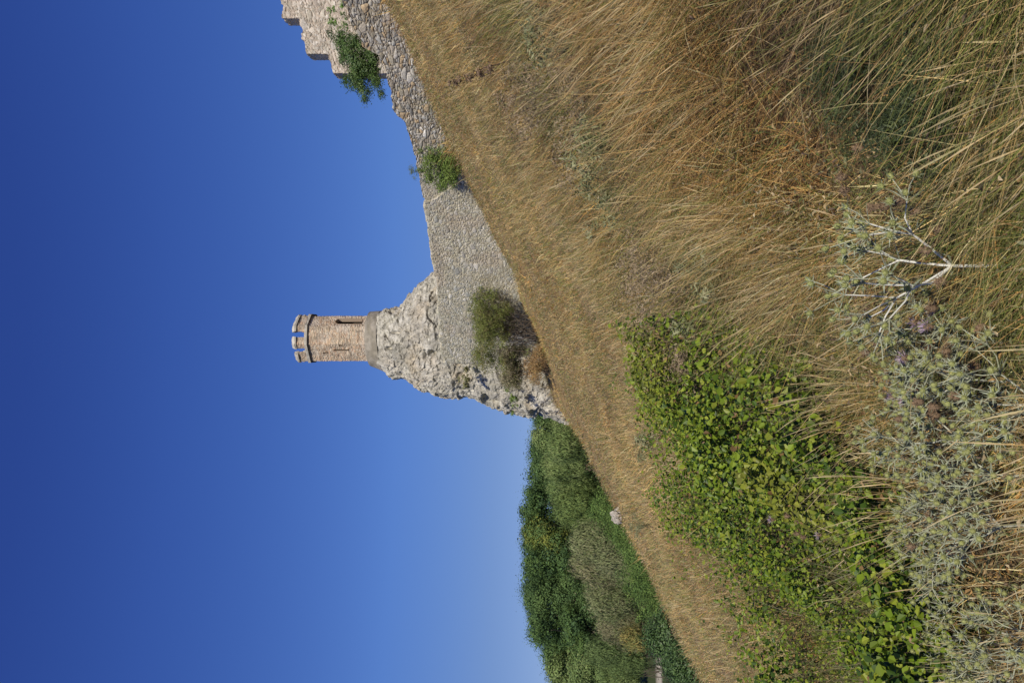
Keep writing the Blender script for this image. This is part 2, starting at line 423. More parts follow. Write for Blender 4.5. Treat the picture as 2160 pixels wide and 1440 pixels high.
def extrude(acc, C, zb, zt, dz, stone, centre=None, cap=4, zjag=None, taper=0.0, flip=False, skip=None, cap_in=1.0):
    """wall of masonry over a closed plan contour: rows of vertices up the sides, then a cap that shrinks to the centre line"""
    M = len(C); Nn = contour_normals(C)
    zb = np.broadcast_to(zb, (M,)).astype(float); zt = np.broadcast_to(zt, (M,)).astype(float)
    nr = max(2, int(np.max(zt-zb)/dz)+1)
    t = np.linspace(0, 1, nr)
    cen = C.mean(0)[None] if centre is None else centre
    rows, norms = [], []
    for i, a in enumerate(t):
        xy = C+(cen-C)*taper*a
        rows.append(np.concatenate([xy, (zb+(zt-zb)*a)[:, None]], 1))
        up = .0 if i < nr-1 else .8
        norms.append(unit(np.concatenate([Nn, np.full((M, 1), up)], 1)))
    for i in range(1, cap+1):
        f = i/cap*cap_in; b = C+(cen-C)*taper
        rows.append(np.concatenate([b+(cen-b)*f, zt[:, None]+0*b[:, :1]], 1))
        norms.append(np.tile([0, 0, 1.], (M, 1)))
    P = np.concatenate(rows); Nv = np.concatenate(norms)
    P2, c = stone(P, Nv)
    R = len(rows)
    i = np.arange(R-1)[:, None]*M; j = np.arange(M)[None]; k = (j+1) % M
    q = np.stack([i+j, i+k, i+M+k, i+M+j], -1).reshape(-1, 4)
    if skip is not None:
        mid = P[q].mean(1); q = q[~skip(mid)]
    acc.add(P2, q, None, c)

GREYS = [(.45, .43, .37), (.51, .48, .41), (.39, .385, .35), (.56, .53, .46), (.45, .40, .32), (.43, .425, .39), (.50, .45, .37), (.66, .64, .58), (.42, .38, .29), (.30, .29, .26), (.52, .40, .25)]
# --- rampart
def build_rampart():
    s = (np.linspace(676, 1500, 1150)-720)/F
    y = yw(s); x = s*y; u = s*F+720
    face = np.stack([x, y], 1)
    order = face                                             # travels +x, towards the camera
    d = unit(np.gradient(face, axis=0)); n = np.stack([d[:, 1], -d[:, 0]], 1)
    zb = (HV-np.interp(u, W_U[::-1], W_B[::-1]))/F*y-1.1
    zt = (HV-np.interp(u, T_U[::-1], T_V[::-1]))/F*y
    th = 1.1
    stp = _h(np.floor(x/.42), np.zeros_like(x), np.zeros_like(x), 5); st2 = _h(np.floor(x/1.3+.3), np.zeros_like(x), np.zeros_like(x), 6)
    zt = zt+.14*(stp-.5)+.16*(st2-.5)
    # resample the face evenly
    L = np.concatenate([[0], np.cumsum(np.linalg.norm(np.diff(face, axis=0), axis=1))])
    l = np.linspace(0, L[-1], int(L[-1]/.042))
    fx = np.stack([np.interp(l, L, face[:, 0]), np.interp(l, L, face[:, 1])], 1)
    fn = unit(np.stack([np.interp(l, L, n[:, 0]), np.interp(l, L, n[:, 1])], 1))
    fzb, fzt = np.interp(l, L, zb), np.interp(l, L, zt)
    kk = np.arange(0, len(l), 6)
    bk = (fx-fn*th)[kk][::-1]; bzb = fzb[kk][::-1]; bzt = fzt[kk][::-1]
    e1 = fx[-1]-fn[-1]*np.linspace(0, th, 12)[1:-1, None]; e0 = fx[0]-fn[0]*np.linspace(th, 0, 12)[1:-1, None]
    C = np.concatenate([fx, e1, bk, e0])
    ZB = np.concatenate([fzb, np.full(10, fzb[-1]), bzb, np.full(10, fzb[0])]); ZT = np.concatenate([fzt, np.full(10, fzt[-1]), bzt, np.full(10, fzt[0])])
    cm = fx-fn*th*.5
    cen = np.concatenate([cm, np.tile(cm[-1], (10, 1)), cm[kk][::-1], np.tile(cm[0], (10, 1))])
    LL = np.concatenate([l, np.full(10, l[-1]), l[kk][::-1]+.21, np.full(10, 0.)])
    M = len(C)
    def stone(P, Nv):
        rep = len(P)//M; ll = np.tile(LL, rep)
        uu = 720+F*P[:, 0]/P[:, 1]
        U = np.stack([ll, P[:, 1]*0+.5*np.abs(Nv[:, 2]), P[:, 2]], 1)
        big = sstep(1010, 1120, uu)
        U[:, 0] = U[:, 0]/lerp(.82, 1.12, .5); U[:, 2] = U[:, 2]
        a, c1 = stonework(P, Nv, (.31, .5, .16), 1, .06, GREYS, (.33, .285, .22), .09, U)
        b, c2 = stonework(P, Nv, (.25, .5, .15), 2, .04, [(.56, .53, .42), (.51, .49, .40), (.50, .46, .34), (.63, .60, .51), (.53, .51, .38), (.43, .43, .37)], (.48, .44, .32), .09, U)
        R = lerp(b, a, big[:, None]); c = c2+(c1-c2)*big[:, None]
        # the smoother stretch stands a little proud, with a broken seam
        seam = 1035+60*np.sin(P[:, 2]*1.3)*.3
        R = R+Nv*(.10*(uu < seam))[:, None]
        # lichen and warm patches
        f = fbm(ll*.4, P[:, 2]*.4, 0, 77); c = mixc(c, (.34, .29, .17), sstep(.55, .75, f)*.45)
        f = fbm(ll*.5+5, P[:, 2]*.6, 0, 78); c = mixc(c, (.48, .39, .28), sstep(.6, .75, f)*.4)
        return R, c
    acc = Acc(); extrude(acc, C, ZB, ZT, .042, stone, cen, 5)
    o = acc.obj('rampart_wall', M_STONE)
    tag(o, 'long low grey rubble rampart wall running along the slope top to the tower rock', 'wall')
build_rampart()

# --- stepped ruin behind the rampart
def build_ruin():
    acc = Acc()
    d = unit(np.array([1., -.06])); P0 = np.array([22.3, 58.0])
    def at(u):
        s = (u-720)/F; k = (s*P0[1]-P0[0])/(d[0]-s*d[1]); return P0+d*k
    segs = [(1285, 1326, 699, 690), (1326, 1401, 645, 633), (1401, 1560, 598, 585)]
    PK = [(.50, .46, .38), (.56, .51, .43), (.46, .42, .34), (.59, .55, .48), (.49, .43, .36), (.43, .40, .33)]
    for i, (ua, ub, va, vb) in enumerate(segs):
        a, b = at(ua), at(ub); L = np.linalg.norm(b-a)
        C = contour_open_box(a, b+d*.02, 1.6+.01*i, .07, .3)
        q = np.clip(((C-a)@d)/L, 0, 1)
        zt = zat(va, a[1])+(zat(vb, b[1])-zat(va, a[1]))*q
        zt = zt+.2*(_h(np.floor(q*L/.5), 0*q, 0*q, 31+i)-.5)+.15*(_h(np.floor(q*L/1.4), 0*q, 0*q, 41+i)-.5)
        cen = np.stack([a+d*np.clip((c-a)@d, .3, L-.3)-np.array([d[1], -d[0]])*.8 for c in C])
        def stone(P, Nv):
            R, c = stonework(P, Nv, (.32, .32, .2), 7, .07, PK, (.47, .40, .32), .10)
            f = fbm(P[:, 0]*.5, P[:, 2]*.5, 0, 79); return R, mixc(c, (.48, .40, .32), sstep(.5, .75, f)*.4)
        extrude(acc, C, 11.0, zt, .07, stone, cen, 4)
    o = acc.obj('ruined_wall', M_STONE)
    tag(o, 'pale pinkish ruined castle wall with three stepped tops rising behind the grey rampart', 'wall')
build_ruin()

# ------------------------------------------------------------------ the rock
RY, PX = 70.0, 70.0/F
RL_V = [776, 792, 800, 818, 827, 858, 893, 939, 962, 982, 1003, 1025, 1051, 1080, 1111, 1125, 1160, 1186, 1230, 1300]
RL_U = [682, 666, 662, 656, 648, 645, 619, 604, 600, 606, 604, 593, 580, 574, 569, 566, 561, 553, 540, 520]
RR_V = [776, 790, 800, 815, 832, 843, 855, 867, 888, 908, 922, 960, 1050, 1150, 1230, 1300]
RR_U = [780, 783, 783, 786, 788, 787, 791, 812, 836, 856, 868, 890, 930, 960, 980, 990]
def build_rock():
    nz, na = 330, 620
    v = np.linspace(795, 1290, nz); z = (HV-v)*PX
    xl = (np.interp(v, RL_V, RL_U)-720)*PX; xr = (np.interp(v, RR_V, RR_U)-720)*PX
    rf = np.interp(v, [776, 800, 860, 930, 1000, 1100, 1200, 1300], [2.25, 2.3, 3.4, 4.4, 5.0, 6.0, 6.8, 7.2])
    th = np.concatenate([np.linspace(-.15*PI, 1.15*PI, 520), np.linspace(1.15*PI, 1.85*PI, 102)[1:-1]])
    na = len(th)
    xc = (xl+xr)/2; ax = (xr-xl)/2
    ct, st = np.cos(th), np.sin(th)
    sx = np.sign(ct)*np.abs(ct)**.85; sy = np.sign(st)*np.abs(st)**.85
    X = xc[:, None]+ax[:, None]*sx[None]; Y = RY-rf[:, None]*sy[None]*np.where(st[None] > 0, 1, .9); Z = np.repeat(z[:, None], na, 1)
    P = np.stack([X, Y, Z], -1).reshape(-1, 3)
    Nn = np.stack([np.cos(th)[None]*rf[:, None], -np.sin(th)[None]*ax[:, None], 0*X+.35*rf[:, None]], -1).reshape(-1, 3); Nn = unit(Nn)
    D = np.zeros(len(P)); col = np.tile((.40, .385, .32), (len(P), 1))
    wob = np.stack([fbm(P[:, 0]*.8, P[:, 1]*.8, P[:, 2]*.8, 90+i, 3)-.5 for i in range(3)], 1)
    crack = np.zeros(len(P))
    for (sc_, amp, kk) in (((3.4, 3.4, 4.2), .26, 100), ((1.5, 1.5, 1.1), .15, 200), ((.7, .7, .5), .16, 300), ((.3, .3, .22), .06, 350)):
        f1, f2, R, off = cells((P+wob*np.array(sc_)*.9)/np.array(sc_), kk)
        G = np.stack([R(4)-.5, R(5)-.5, R(6)-.5], 1)*2.2
        e = f2-f1
        D += amp*((R(7)-.5)*1.0+(off*G).sum(1)*.9)*(sstep(0, .38, e) if kk == 100 else sstep(-.05, .12, e))-amp*.10*sstep(.08, 0, e)
        col = col*(.88+.24*R(8))[:, None]
        crack = np.maximum(crack, sstep(.07, .0, e)*amp*2.2*R(9)*(kk > 100))
    D += .30*(fbm(P[:, 0]*1.2, P[:, 1]*1.2, P[:, 2]*.8, 120, 5)-.5)-.10*sstep(.05, 0, np.abs(fbm(P[:, 0]*.9, P[:, 1]*.9, P[:, 2]*.55, 125, 4)-.5))*fbm(P[:, 0]*.7, P[:, 1]*.7, P[:, 2]*.7, 128)
    # an overhang with a hollow under it low on the free flank
    hu = 720+P[:, 0]/PX; hv = HV-P[:, 2]/PX
    for (cu, cv, ru, rv, dep) in ((604, 1032, 9, 9, 1.1), (596, 1048, 8, 14, .9), (578, 1128, 8, 7, .8), (566, 1139, 9, 6, .8), (697, 927, 6, 9, .7), (692, 912, 10, 4, .45), (706, 838, 4, 9, .5), (738, 850, 3, 10, .35), (655, 985, 4, 8, .4)):
        D -= dep*np.exp(-(((hu-cu)/ru)**2+((hv-cv)/rv)**2)**2)*(Nn[:, 1] < .2)
    f = fbm(P[:, 0]*.5, P[:, 1]*.5, P[:, 2]*.5, 130, 4); col = mixc(col, (.47, .39, .26), sstep(.56, .72, f)*.55)
    f = fbm(P[:, 0]*.35+3, P[:, 1]*.35, P[:, 2]*.35, 134, 3); col = mixc(col, (.50, .455, .375), sstep(.5, .72, f)*.5)
    f = fbm(P[:, 0]*1.6, P[:, 1]*1.6, P[:, 2]*1.6, 137, 4); col = mixc(col, (.36, .345, .30), sstep(.55, .72, f)*.6)
    f = fbm(P[:, 0]*1.1+8, P[:, 1]*1.1, P[:, 2]*1.1, 139, 4); col = mixc(col, (.54, .52, .45), sstep(.54, .7, f)*.7)
    col = mixc(col, (.20, .18, .145), np.clip(crack, 0, 1)*.5)
    amp = sstep(794, 822, hv)
    P = P+Nn*((D+.1)*amp-.12*(1-amp))[:, None]
    acc = Acc()
    i = np.arange(nz-1)[:, None]*na; j = np.arange(na)[None]; k = (j+1) % na
    q = np.stack([i+j, i+na+j, i+na+k, i+k], -1).reshape(-1, 4)
    top = len(P); P = np.concatenate([P, [[xc[0], RY, z[0]-.1]]]); col = np.concatenate([col, [[.4, .37, .32]]])
    jj = np.arange(na); t = np.stack([jj, (jj+1) % na, np.full(na, top)], 1)
    acc.add(P, q, t, col)
    o = acc.obj('rock_crag', M_ROCK)
    tag(o, 'steep craggy pale limestone rock that carries the small tower', 'rock')
build_rock()

# ------------------------------------------------------------------ tower
TX = (726.5-720)*PX
def tz(v): return (HV-v)*PX*.972                       # the faces stand about two metres before the axis
def build_tower():
    root = empty('stone_tower', (TX, RY, tz(790)), 'small brown stone watchtower with merlons standing on the pale rock', 'tower')
    k = PX/9.0*.985
    K = np.array([(-432, -190), (-110, -425), (230, -395), (425, -150), (430, 160), (200, 410), (-150, 420), (-425, 130)])*k
    K = K[:, [0, 1]]                                    # x to the right, y negative = towards the camera
    def ring(off, ds=.055, A=K):
        n = contour_normals_poly(A); B = A+n*off
        pts = []
        for a, b in zip(B, np.roll(B, -1, 0)):
            L = np.linalg.norm(b-a); m = max(2, int(L/ds)); pts.append(a+(b-a)*np.linspace(0, 1, m, endpoint=False)[:, None])
        return np.concatenate(pts)
    def contour_normals_poly(A):
        e = unit(np.roll(A, -1, 0)-A); n = np.stack([e[:, 1], -e[:, 0]], 1); m = np.roll(n, 1, 0)
        b = unit(n+m); return b/np.maximum((b*n).sum(1, keepdims=True), .4)
    z0 = tz(790)
    zl = lambda v: tz(v)-z0
    BR = [(.48, .34, .225), (.55, .41, .27), (.44, .31, .20), (.58, .48, .35), (.48, .39, .265), (.53, .36, .235), (.60, .52, .40), (.40, .315, .225), (.55, .45, .32)]
    def stone(P, Nv):
        R, c = stonework(P, Nv, (.26, .26, .10), 17, .045, BR, (.50, .43, .34), .11)
        f = fbm(P[:, 0]*.9+3, P[:, 1]*.9, P[:, 2]*.7, 141); c = mixc(c, (.56, .50, .42), sstep(.5, .72, f)*.6)
        st_ = fbm(P[:, 0]*2.2, P[:, 1]*2.2, P[:, 2]*.45, 147, 4); c = mixc(c, (.30, .25, .19), sstep(.54, .7, st_)*.6)
        R = R+Nv*(.10*(fbm(P[:, 0]*1.5, P[:, 1]*1.5, P[:, 2]*1.5, 149, 4)-.5))[:, None]
        c = mixc(c, (.56, .52, .44), sstep(zl(755), zl(775), P[:, 2])*.75*(fbm(P[:, 0]*2, P[:, 1]*2, P[:, 2]*2, 143) > .42))
        return R, c
    # openings: facet (a,b), centre u' (zoom px), half width, v range
    def facet(i):
        a, b = K[i], K[(i+1) % 8]; d = unit(b-a); n = np.array([d[1], -d[0]]); return a, d, n, np.linalg.norm(b-a)
    def xin(i, px):                                      # plan position on facet i whose x is px (zoom px about the axis, right +)
        a, d, n, L = facet(i); t = (px*k-a[0])/d[0]; return t
    openings = []
    # tall arched doorway-like window on the flank facet; narrow slit and two putlog holes on the other front facet
    openings.append((2, xin(2, 270), xin(2, 372), zl(760), zl(703), True, .34))
    openings.append((0, xin(0, -238), xin(0, -205), zl(733), zl(701), False, .12))
    openings.append((0, xin(0, -290), xin(0, -262), zl(687.5), zl(678), False, .12))
    openings.append((0, xin(0, -150), xin(0, -122), zl(720), zl(714), False, .12))
    def inside(i, t, z, o, grow=0.0):
        fi, t0, t1, za, zb_, arch, dep = o
        w = (t1-t0)/2; tc = (t0+t1)/2
        m = (np.abs(t-tc) < w+grow) & (z > za-grow) & (z < zb_+grow)
        if arch:
            zs = zb_-w; m &= (z < zs) | (np.hypot(t-tc, z-zs) < w+grow)
        return m
    def skip(mid):
        m = np.zeros(len(mid), bool)
        for o in openings:
            a, d, n, L = facet(o[0]); rel = mid[:, :2]-a
            t = rel@d; dist = np.abs(rel@n)
            m |= (dist < .02) & inside(o[0], t, mid[:, 2], o)
        return m
    acc = Acc(); extrude(acc, ring(0), -.3, zl(641), .055, stone, np.zeros((1, 2)), 3, skip=skip)
    acc.obj('shaft', M_STONE, root)
    for o in openings:
        fi, t0, t1, za, zb_, arch, dep = o
        a, d, n, L = facet(fi); w = (t1-t0)/2; tc = (t0+t1)/2
        if arch:
            ang = np.linspace(0, PI, 9); zs = zb_-w
            pro = [(t0, za), (t1, za)]+[(tc+w*math.cos(q), zs+w*math.sin(q)) for q in ang]
        else:
            pro = [(t0, za), (t1, za), (t1, zb_), (t0, zb_)]
        pro = np.array(pro)
        pro = pro.mean(0)+(pro-pro.mean(0))*1.0
        f = np.concatenate([a+d*pro[:, :1]+n*.02, pro[:, 1:]], 1); b = np.concatenate([a+d*pro[:, :1]-n*dep, pro[:, 1:]], 1)
        m = len(pro); A = Acc(); jj = np.arange(m)
        A.add(np.concatenate([f, b]), np.stack([jj, (jj+1) % m, m+(jj+1) % m, m+jj], 1), None, (.33, .26, .2))
        # room behind the jambs, its inner shade painted in as near-black walls
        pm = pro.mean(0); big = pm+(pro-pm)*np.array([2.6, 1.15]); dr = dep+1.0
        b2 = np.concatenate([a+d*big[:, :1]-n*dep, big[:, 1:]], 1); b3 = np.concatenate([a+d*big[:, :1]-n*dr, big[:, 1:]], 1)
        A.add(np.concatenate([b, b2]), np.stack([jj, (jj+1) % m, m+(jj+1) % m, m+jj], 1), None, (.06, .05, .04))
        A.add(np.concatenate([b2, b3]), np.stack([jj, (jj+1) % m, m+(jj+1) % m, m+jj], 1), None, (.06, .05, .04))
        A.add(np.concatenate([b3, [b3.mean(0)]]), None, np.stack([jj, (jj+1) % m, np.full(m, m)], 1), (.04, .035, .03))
        A.obj('window' if arch else 'wall_slit', M_DARK, root)
    # string course under the parapet
    def plain(c0, kk=55):
        def f(P, Nv):
            n = fbm(P[:, 0]*3, P[:, 1]*3, P[:, 2]*3, kk); return P+Nv*((n-.5)*.13)[:, None], mixc(np.asarray(c0)*.8, np.asarray(c0)*1.15, n)
        return f
    acc = Acc(); extrude(acc, ring(.16, .08), zl(648), zl(642.5), .05, plain((.46, .43, .36)), np.zeros((1, 2)), 3)
    extrude(acc, ring(.05, .08), zl(650), zl(648.4), .04, plain((.30, .25, .2)), np.zeros((1, 2)), 1, cap_in=.2)
    acc.obj('string_course', M_CONC, root)
    # merlons with sloped copings; perimeter walk
    Rg = ring(.02, .05); per = np.concatenate([[0], np.cumsum(np.linalg.norm(np.diff(np.concatenate([Rg, Rg[:1]]), axis=0), axis=1))])
    def per_at(px, front=True):
        X = Rg[:, 0]/k; f = Rg[:, 1] < 0
        i = np.argmin(np.abs(X-px)+np.where(f, 0, 1e6)); return per[i]
    tot = per[-1]
    spans = [(per_at(-428)-.45, per_at(-295)), (per_at(-192), per_at(22)), (per_at(130), per_at(424)+.5)]
    back0 = spans[2][1]; back1 = spans[0][0]+tot; gap = (back1-back0-3*1.35)/4
    for i in range(3): spans.append((back0+gap+i*(1.35+gap), back0+gap+i*(1.35+gap)+1.35))
    RR = np.concatenate([Rg, Rg, Rg]); PP = np.concatenate([per[:-1]-tot, per[:-1], per[:-1]+tot])
    for a, b in spans:
        q = np.linspace(a, b, max(6, int((b-a)/.06)))
        outer = np.stack([np.interp(q, PP, RR[:, 0]), np.interp(q, PP, RR[:, 1])], 1)
        def band(o_, inn, ext):
            qq = np.linspace(a-ext, b+ext, len(q)); ou = np.stack([np.interp(qq, PP, RR[:, 0]), np.interp(qq, PP, RR[:, 1])], 1)
            rad = unit(ou); O = ou+rad*o_; I = ou-rad*inn
            m1 = O[-1]+(I[-1]-O[-1])*np.linspace(0, 1, 6)[1:-1, None]; m0 = I[0]+(O[0]-I[0])*np.linspace(0, 1, 6)[1:-1, None]
            mid = ou-rad*(inn*.6)
            C = np.concatenate([O, m1, I[::-1], m0])
            cen = np.concatenate([mid, np.tile(mid[-1], (4, 1)), mid[::-1], np.tile(mid[0], (4, 1))])
            return C, cen
        A = Acc(); C, cen = band(0, .27, 0); extrude(A, C, zl(641.5), zl(624.5), .055, stone, cen, 2)
        mer = A.obj('merlon', M_STONE, root)
        A = Acc(); C, cen = band(.11, .33, .03); extrude(A, C, zl(624.6), zl(621.5), .04, plain((.43, .40, .335), 58), cen, 1, cap_in=.02)
        C, cen = band(.105, .325, .028); extrude(A, C, zl(621.6), zl(614.5), .05, plain((.47, .44, .37), 59), cen, 3, taper=.75)
        A.obj('coping', M_CONC, mer)
    # concrete collar at the foot
    th = np.linspace(0, 2*PI, 120, endpoint=False); acc = Acc()
    zs = np.linspace(0, 1, 14); vv = []
    for a in zs:
        r = 2.44+.08*(1-a)+.02*np.sin(th*5)
        bot = zl(792)-.30*np.clip(-np.cos(th), 0, 1)-.05*np.sin(th*3)-.4*np.clip(np.sin(-th), 0, 1)*0
        r = r+(1-a)*.38*np.clip(-np.cos(th), 0, 1)**2
        topz = zl(770.5)+.03*np.sin(th*2+1)-.12*np.clip(-np.cos(th), 0, 1)
        zz = bot-.12+(topz-bot+.12)*a
        vv.append(np.stack([r*np.cos(th)-.06, r*np.sin(th), zz], 1))
    for f in (.9, .5, 0): vv.append(np.stack([vv[13][:, 0]*f, vv[13][:, 1]*f, vv[13][:, 2]+.04*(1-f)], 1))
    P = np.concatenate(vv); n = fbm(P[:, 0]*1.3, P[:, 1]*1.3, P[:, 2]*2.5, 151)
    P[:, :2] *= (1+.03*(n-.5))[:, None]
    c = mixc((.27, .245, .19), (.37, .34, .28), sstep(.3, .7, n))
    m = len(th); i = np.arange(len(vv)-1)[:, None]*m; j = np.arange(m)[None]; kk = (j+1) % m
    acc.add(P, np.stack([i+j, i+kk, i+m+kk, i+m+j], -1).reshape(-1, 4), None, c)
    acc.obj('footing_collar', M_CONC, root)
build_tower()

# ------------------------------------------------------------------ trees and bushes
def foliage(acc, lobes, nclump, nleaf, size, cols, rc, simple=True, aspect=.6, up=.5, shell=(.55, 1.0), droop=None, clumpvar=.35, squash=.7, gain=2.05):
    lob = np.array(lobes, float); wgt = lob[:, 3]*lob[:, 4]*lob[:, 5]; wgt = wgt**(2/3); wgt /= wgt.sum()
    li = rng.choice(len(lob), nclump, p=wgt); d = unit(rng.normal(size=(nclump, 3)))
    rr = shell[0]+(shell[1]-shell[0])*rng.random(nclump)**.6
    cen = lob[li, :3]+d*lob[li, 3:6]*rr[:, None]
    tone = 1-clumpvar/2+clumpvar*rng.random(nclump)
    cols = np.asarray(cols)*gain; ci = rng.integers(0, len(cols), nclump)
    rcl = rc*(.6+.8*rng.random(nclump))
    P = np.repeat(cen, nleaf, 0)+rng.normal(size=(nclump*nleaf, 3))*np.repeat(rcl, nleaf)[:, None]*[1, 1, squash]*.55
    N = len(P)
    nor = unit(P-np.repeat(cen, nleaf, 0))*.9+np.repeat(d, nleaf, 0)*.7+rng.normal(size=(N, 3))*.4+[0, 0, up]
    c = cols[np.repeat(ci, nleaf)]*(np.repeat(tone, nleaf)*(.8+.4*rng.random(N)))[:, None]
    ax = None
    if droop is not None: ax = rng.normal(size=(N, 3))*.35+np.asarray(droop)+np.repeat(d, nleaf, 0)*.4
    leaves(acc, P, nor, size*(.6+.8*rng.random(N)), aspect, c, simple=simple, axis=ax)
    return cen

def limbs(acc, base, targets, r0, col, fork=.35, n=7, wig=.15):
    base = np.asarray(base, float)
    for t in targets:
        t = np.asarray(t, float); m = base+(t-base)*fork; m[:2] = base[:2]+(t[:2]-base[:2])*fork*.4
        s = np.linspace(0, 1, n)[:, None]
        p = (1-s)**2*base+2*(1-s)*s*m+s**2*t
        p[1:-1] += rng.normal(size=(n-2, 3))*wig*np.linalg.norm(t-base)*.12
        tube(acc, p, np.linspace(r0, r0*.18, n), col, 5)

DK = [(.034, .062, .020), (.043, .076, .024), (.028, .053, .020), (.052, .086, .024), (.038, .068, .028)]
DK2 = [(.045, .077, .026), (.058, .093, .030), (.036, .064, .024)]
YG = [(.07, .09, .02), (.05, .08, .024), (.09, .10, .022), (.045, .075, .024)]
LIGHT = [(.078, .112, .036), (.095, .13, .044), (.064, .096, .034), (.11, .138, .052)]
OLIVE = [(.088, .105, .046), (.105, .12, .055), (.072, .09, .038), (.12, .122, .065)]
GREYB = [(.105, .10, .055), (.115, .11, .062), (.085, .09, .045), (.085, .10, .04)]
MID = [(.05, .085, .022), (.062, .10, .026), (.04, .07, .02), (.078, .115, .03)]
DGB = [(.032, .06, .018), (.042, .078, .024), (.026, .05, .016), (.058, .095, .032)]
GOLD = [(.13, .11, .035), (.11, .105, .035), (.15, .12, .04), (.08, .09, .03)]

def tall_tree(u, vtop, D, width, label, cols, dense=1.0, leaf=.19):
    x, y, g = place(u, D); g = min(g, -8); top = zat(vtop, D); hgt = top-g
    root = empty('broadleaf_tree', (x, y, g), label, 'tree', 'tall dark trees of the valley wood')
    lob = []; w = width/2
    nl = 11
    for i in range(nl):
        f = i/(nl-1); zc = hgt*(.22+.68*f); rr = w*(.55+.55*math.sin(PI*min(1, (f*.85+.12))))*(1-.35*f**3)
        a = rng.random()*6.28; o = rr*.55
        lob.append((math.cos(a)*o, math.sin(a)*o, zc, rr*.62, rr*.62, hgt*.12*(1-.3*f)))
    for i in range(4):                                   # uneven leading shoots
        a = rng.random()*6.28; o = w*.6*rng.random()
        lob.append((math.cos(a)*o, math.sin(a)*o, hgt*(.90-.06*rng.random()), w*.30, w*.30, hgt*.085))
    A = Acc()
    limbs(A, (0, 0, -.3), [(l[0], l[1], l[2]) for l in lob[2:]], .22, (.10, .085, .065), .5)
    A.obj('trunk', M_WOOD, root)
    A = Acc(); foliage(A, lob, int(300*dense), 130, leaf, cols, .95, up=.35, shell=(.74, 1.02), clumpvar=.45)
    foliage(A, [(l[0], l[1], l[2], l[3]*.8, l[4]*.8, l[5]) for l in lob], 150, 50, leaf*1.9, cols, 1.1, up=.35, shell=(.0, .9), clumpvar=.45)
    A.obj('crown', M_DULL, root)
    return root

def bush(name, u, D, vtop, vbot, width, label, cols, cat='bush', group=None, leaf=.12, nclump=180, nleaf=40, rc=.4, depth=None, droop=None, aspect=.5,
         nstem=9, stemcol=(.09, .075, .06), lobes=None, mat_=None, simple=True, up=.4, crown_from=.1, zbase=None, stem_r=.03, clumpvar=.35, shell=(.45, 1.02)):
    x = (u-720)/F*D; g = Hs(x, D) if zbase is None else zbase
    top = zat(vtop, D); hgt = max(top-g, .5); low = zat(vbot, D)-g if vbot else 0
    root = empty(name, (x, D, g), label, cat, group)
    w = width/2; dp = (depth or width*.8)/2
    if lobes is None:
        lobes = []
        for i in range(9):
            f = rng.random(); a = rng.random()*6.28; o = rng.random()**.6
            zc = lerp(max(low, hgt*crown_from), hgt, .2+.5*f); s = (1-.45*(f))
            lobes.append((math.cos(a)*o*w*.62*s, math.sin(a)*o*dp*.62*s, zc, w*.45, dp*.45, (hgt-max(low, 0))*.24))
    A = Acc()
    ends = [(l[0]*1.1, l[1]*1.1, l[2]+l[5]*.4) for l in lobes]
    for i in range(nstem):
        e = ends[i % len(ends)]; b = (rng.normal()*w*.13, rng.normal()*dp*.13, -.15)
        limbs(A, b, [np.array(e)+rng.normal(size=3)*[w*.15, dp*.15, hgt*.05]], stem_r, stemcol, .45)
    A.obj('branches', M_WOOD, root)
    A = Acc(); foliage(A, lobes, nclump, nleaf, leaf, cols, rc, simple=simple, aspect=aspect, up=up, droop=droop, clumpvar=clumpvar, shell=shell)
    A.obj('foliage', mat_ or M_DULL, root)
    return root

# --- the wood in the valley: each tree its own
FAR = [  # u (upright column), top row, distance, width, palette, label
    (556, 1122, 118, 7.5, DK2, 'dark green tree half hidden by the foot of the pale rock'),
    (520, 1117, 112, 6.5, LIGHT, 'lighter green tree with rounded top next to the rock foot'),
    (488, 1112, 121, 7, DK, 'narrow dark tree with pointed tip, second along the skyline from the rock'),
    (446, 1111, 117, 7.5, DK2, 'dark tree on the skyline behind the light green willows'),
    (402, 1102, 119, 7.5, DK, 'dark tree beginning the higher part of the wood skyline'),
    (362, 1092, 116, 8, DK, 'tallest dark tree of the wood, at the crest of the skyline'),
    (344, 1097, 127, 10, DK, 'dark tree glimpsed between the tallest tree and the yellowish topped one'),
    (326, 1091, 113, 7, YG, 'tall tree with yellowish green top amid the dark skyline trees'),
    (288, 1098, 117, 8, DK, 'very dark tree beside the yellowish topped one'),
    (250, 1100, 112, 8, DK, 'dark tree above the deep shadow in the wood'),
    (228, 1104, 122, 9, DK, 'dark tree filling the gap behind the broad pale trunked one'),
    (182, 1102, 126, 10, DK, 'dark tree standing in the second row between two broad crowned ones'),
    (136, 1108, 125, 10, DK2, 'dark tree in the second row where the skyline starts sinking'),
    (206, 1098, 114, 8.5, DK2, 'broad dark green tree with pale trunk showing in the wood'),
    (160, 1103, 111, 9, DK2, 'wide full crowned tree near the sinking end of the skyline'),
    (112, 1112, 110, 8, DK, 'rounded dark tree at the end of the even skyline'),
    (66, 1140, 112, 7, DK2, 'lower dark tree where the skyline steps down'),
    (30, 1150, 108, 7, LIGHT, 'lighter green tree at the low end of the skyline'),
    (-12, 1162, 112, 8, DK, 'dark tree cut by the lower border of the photo'),
]
for (u, vt, D, w, pal, lab) in FAR: tall_tree(u, vt-2, D, w, lab, pal)

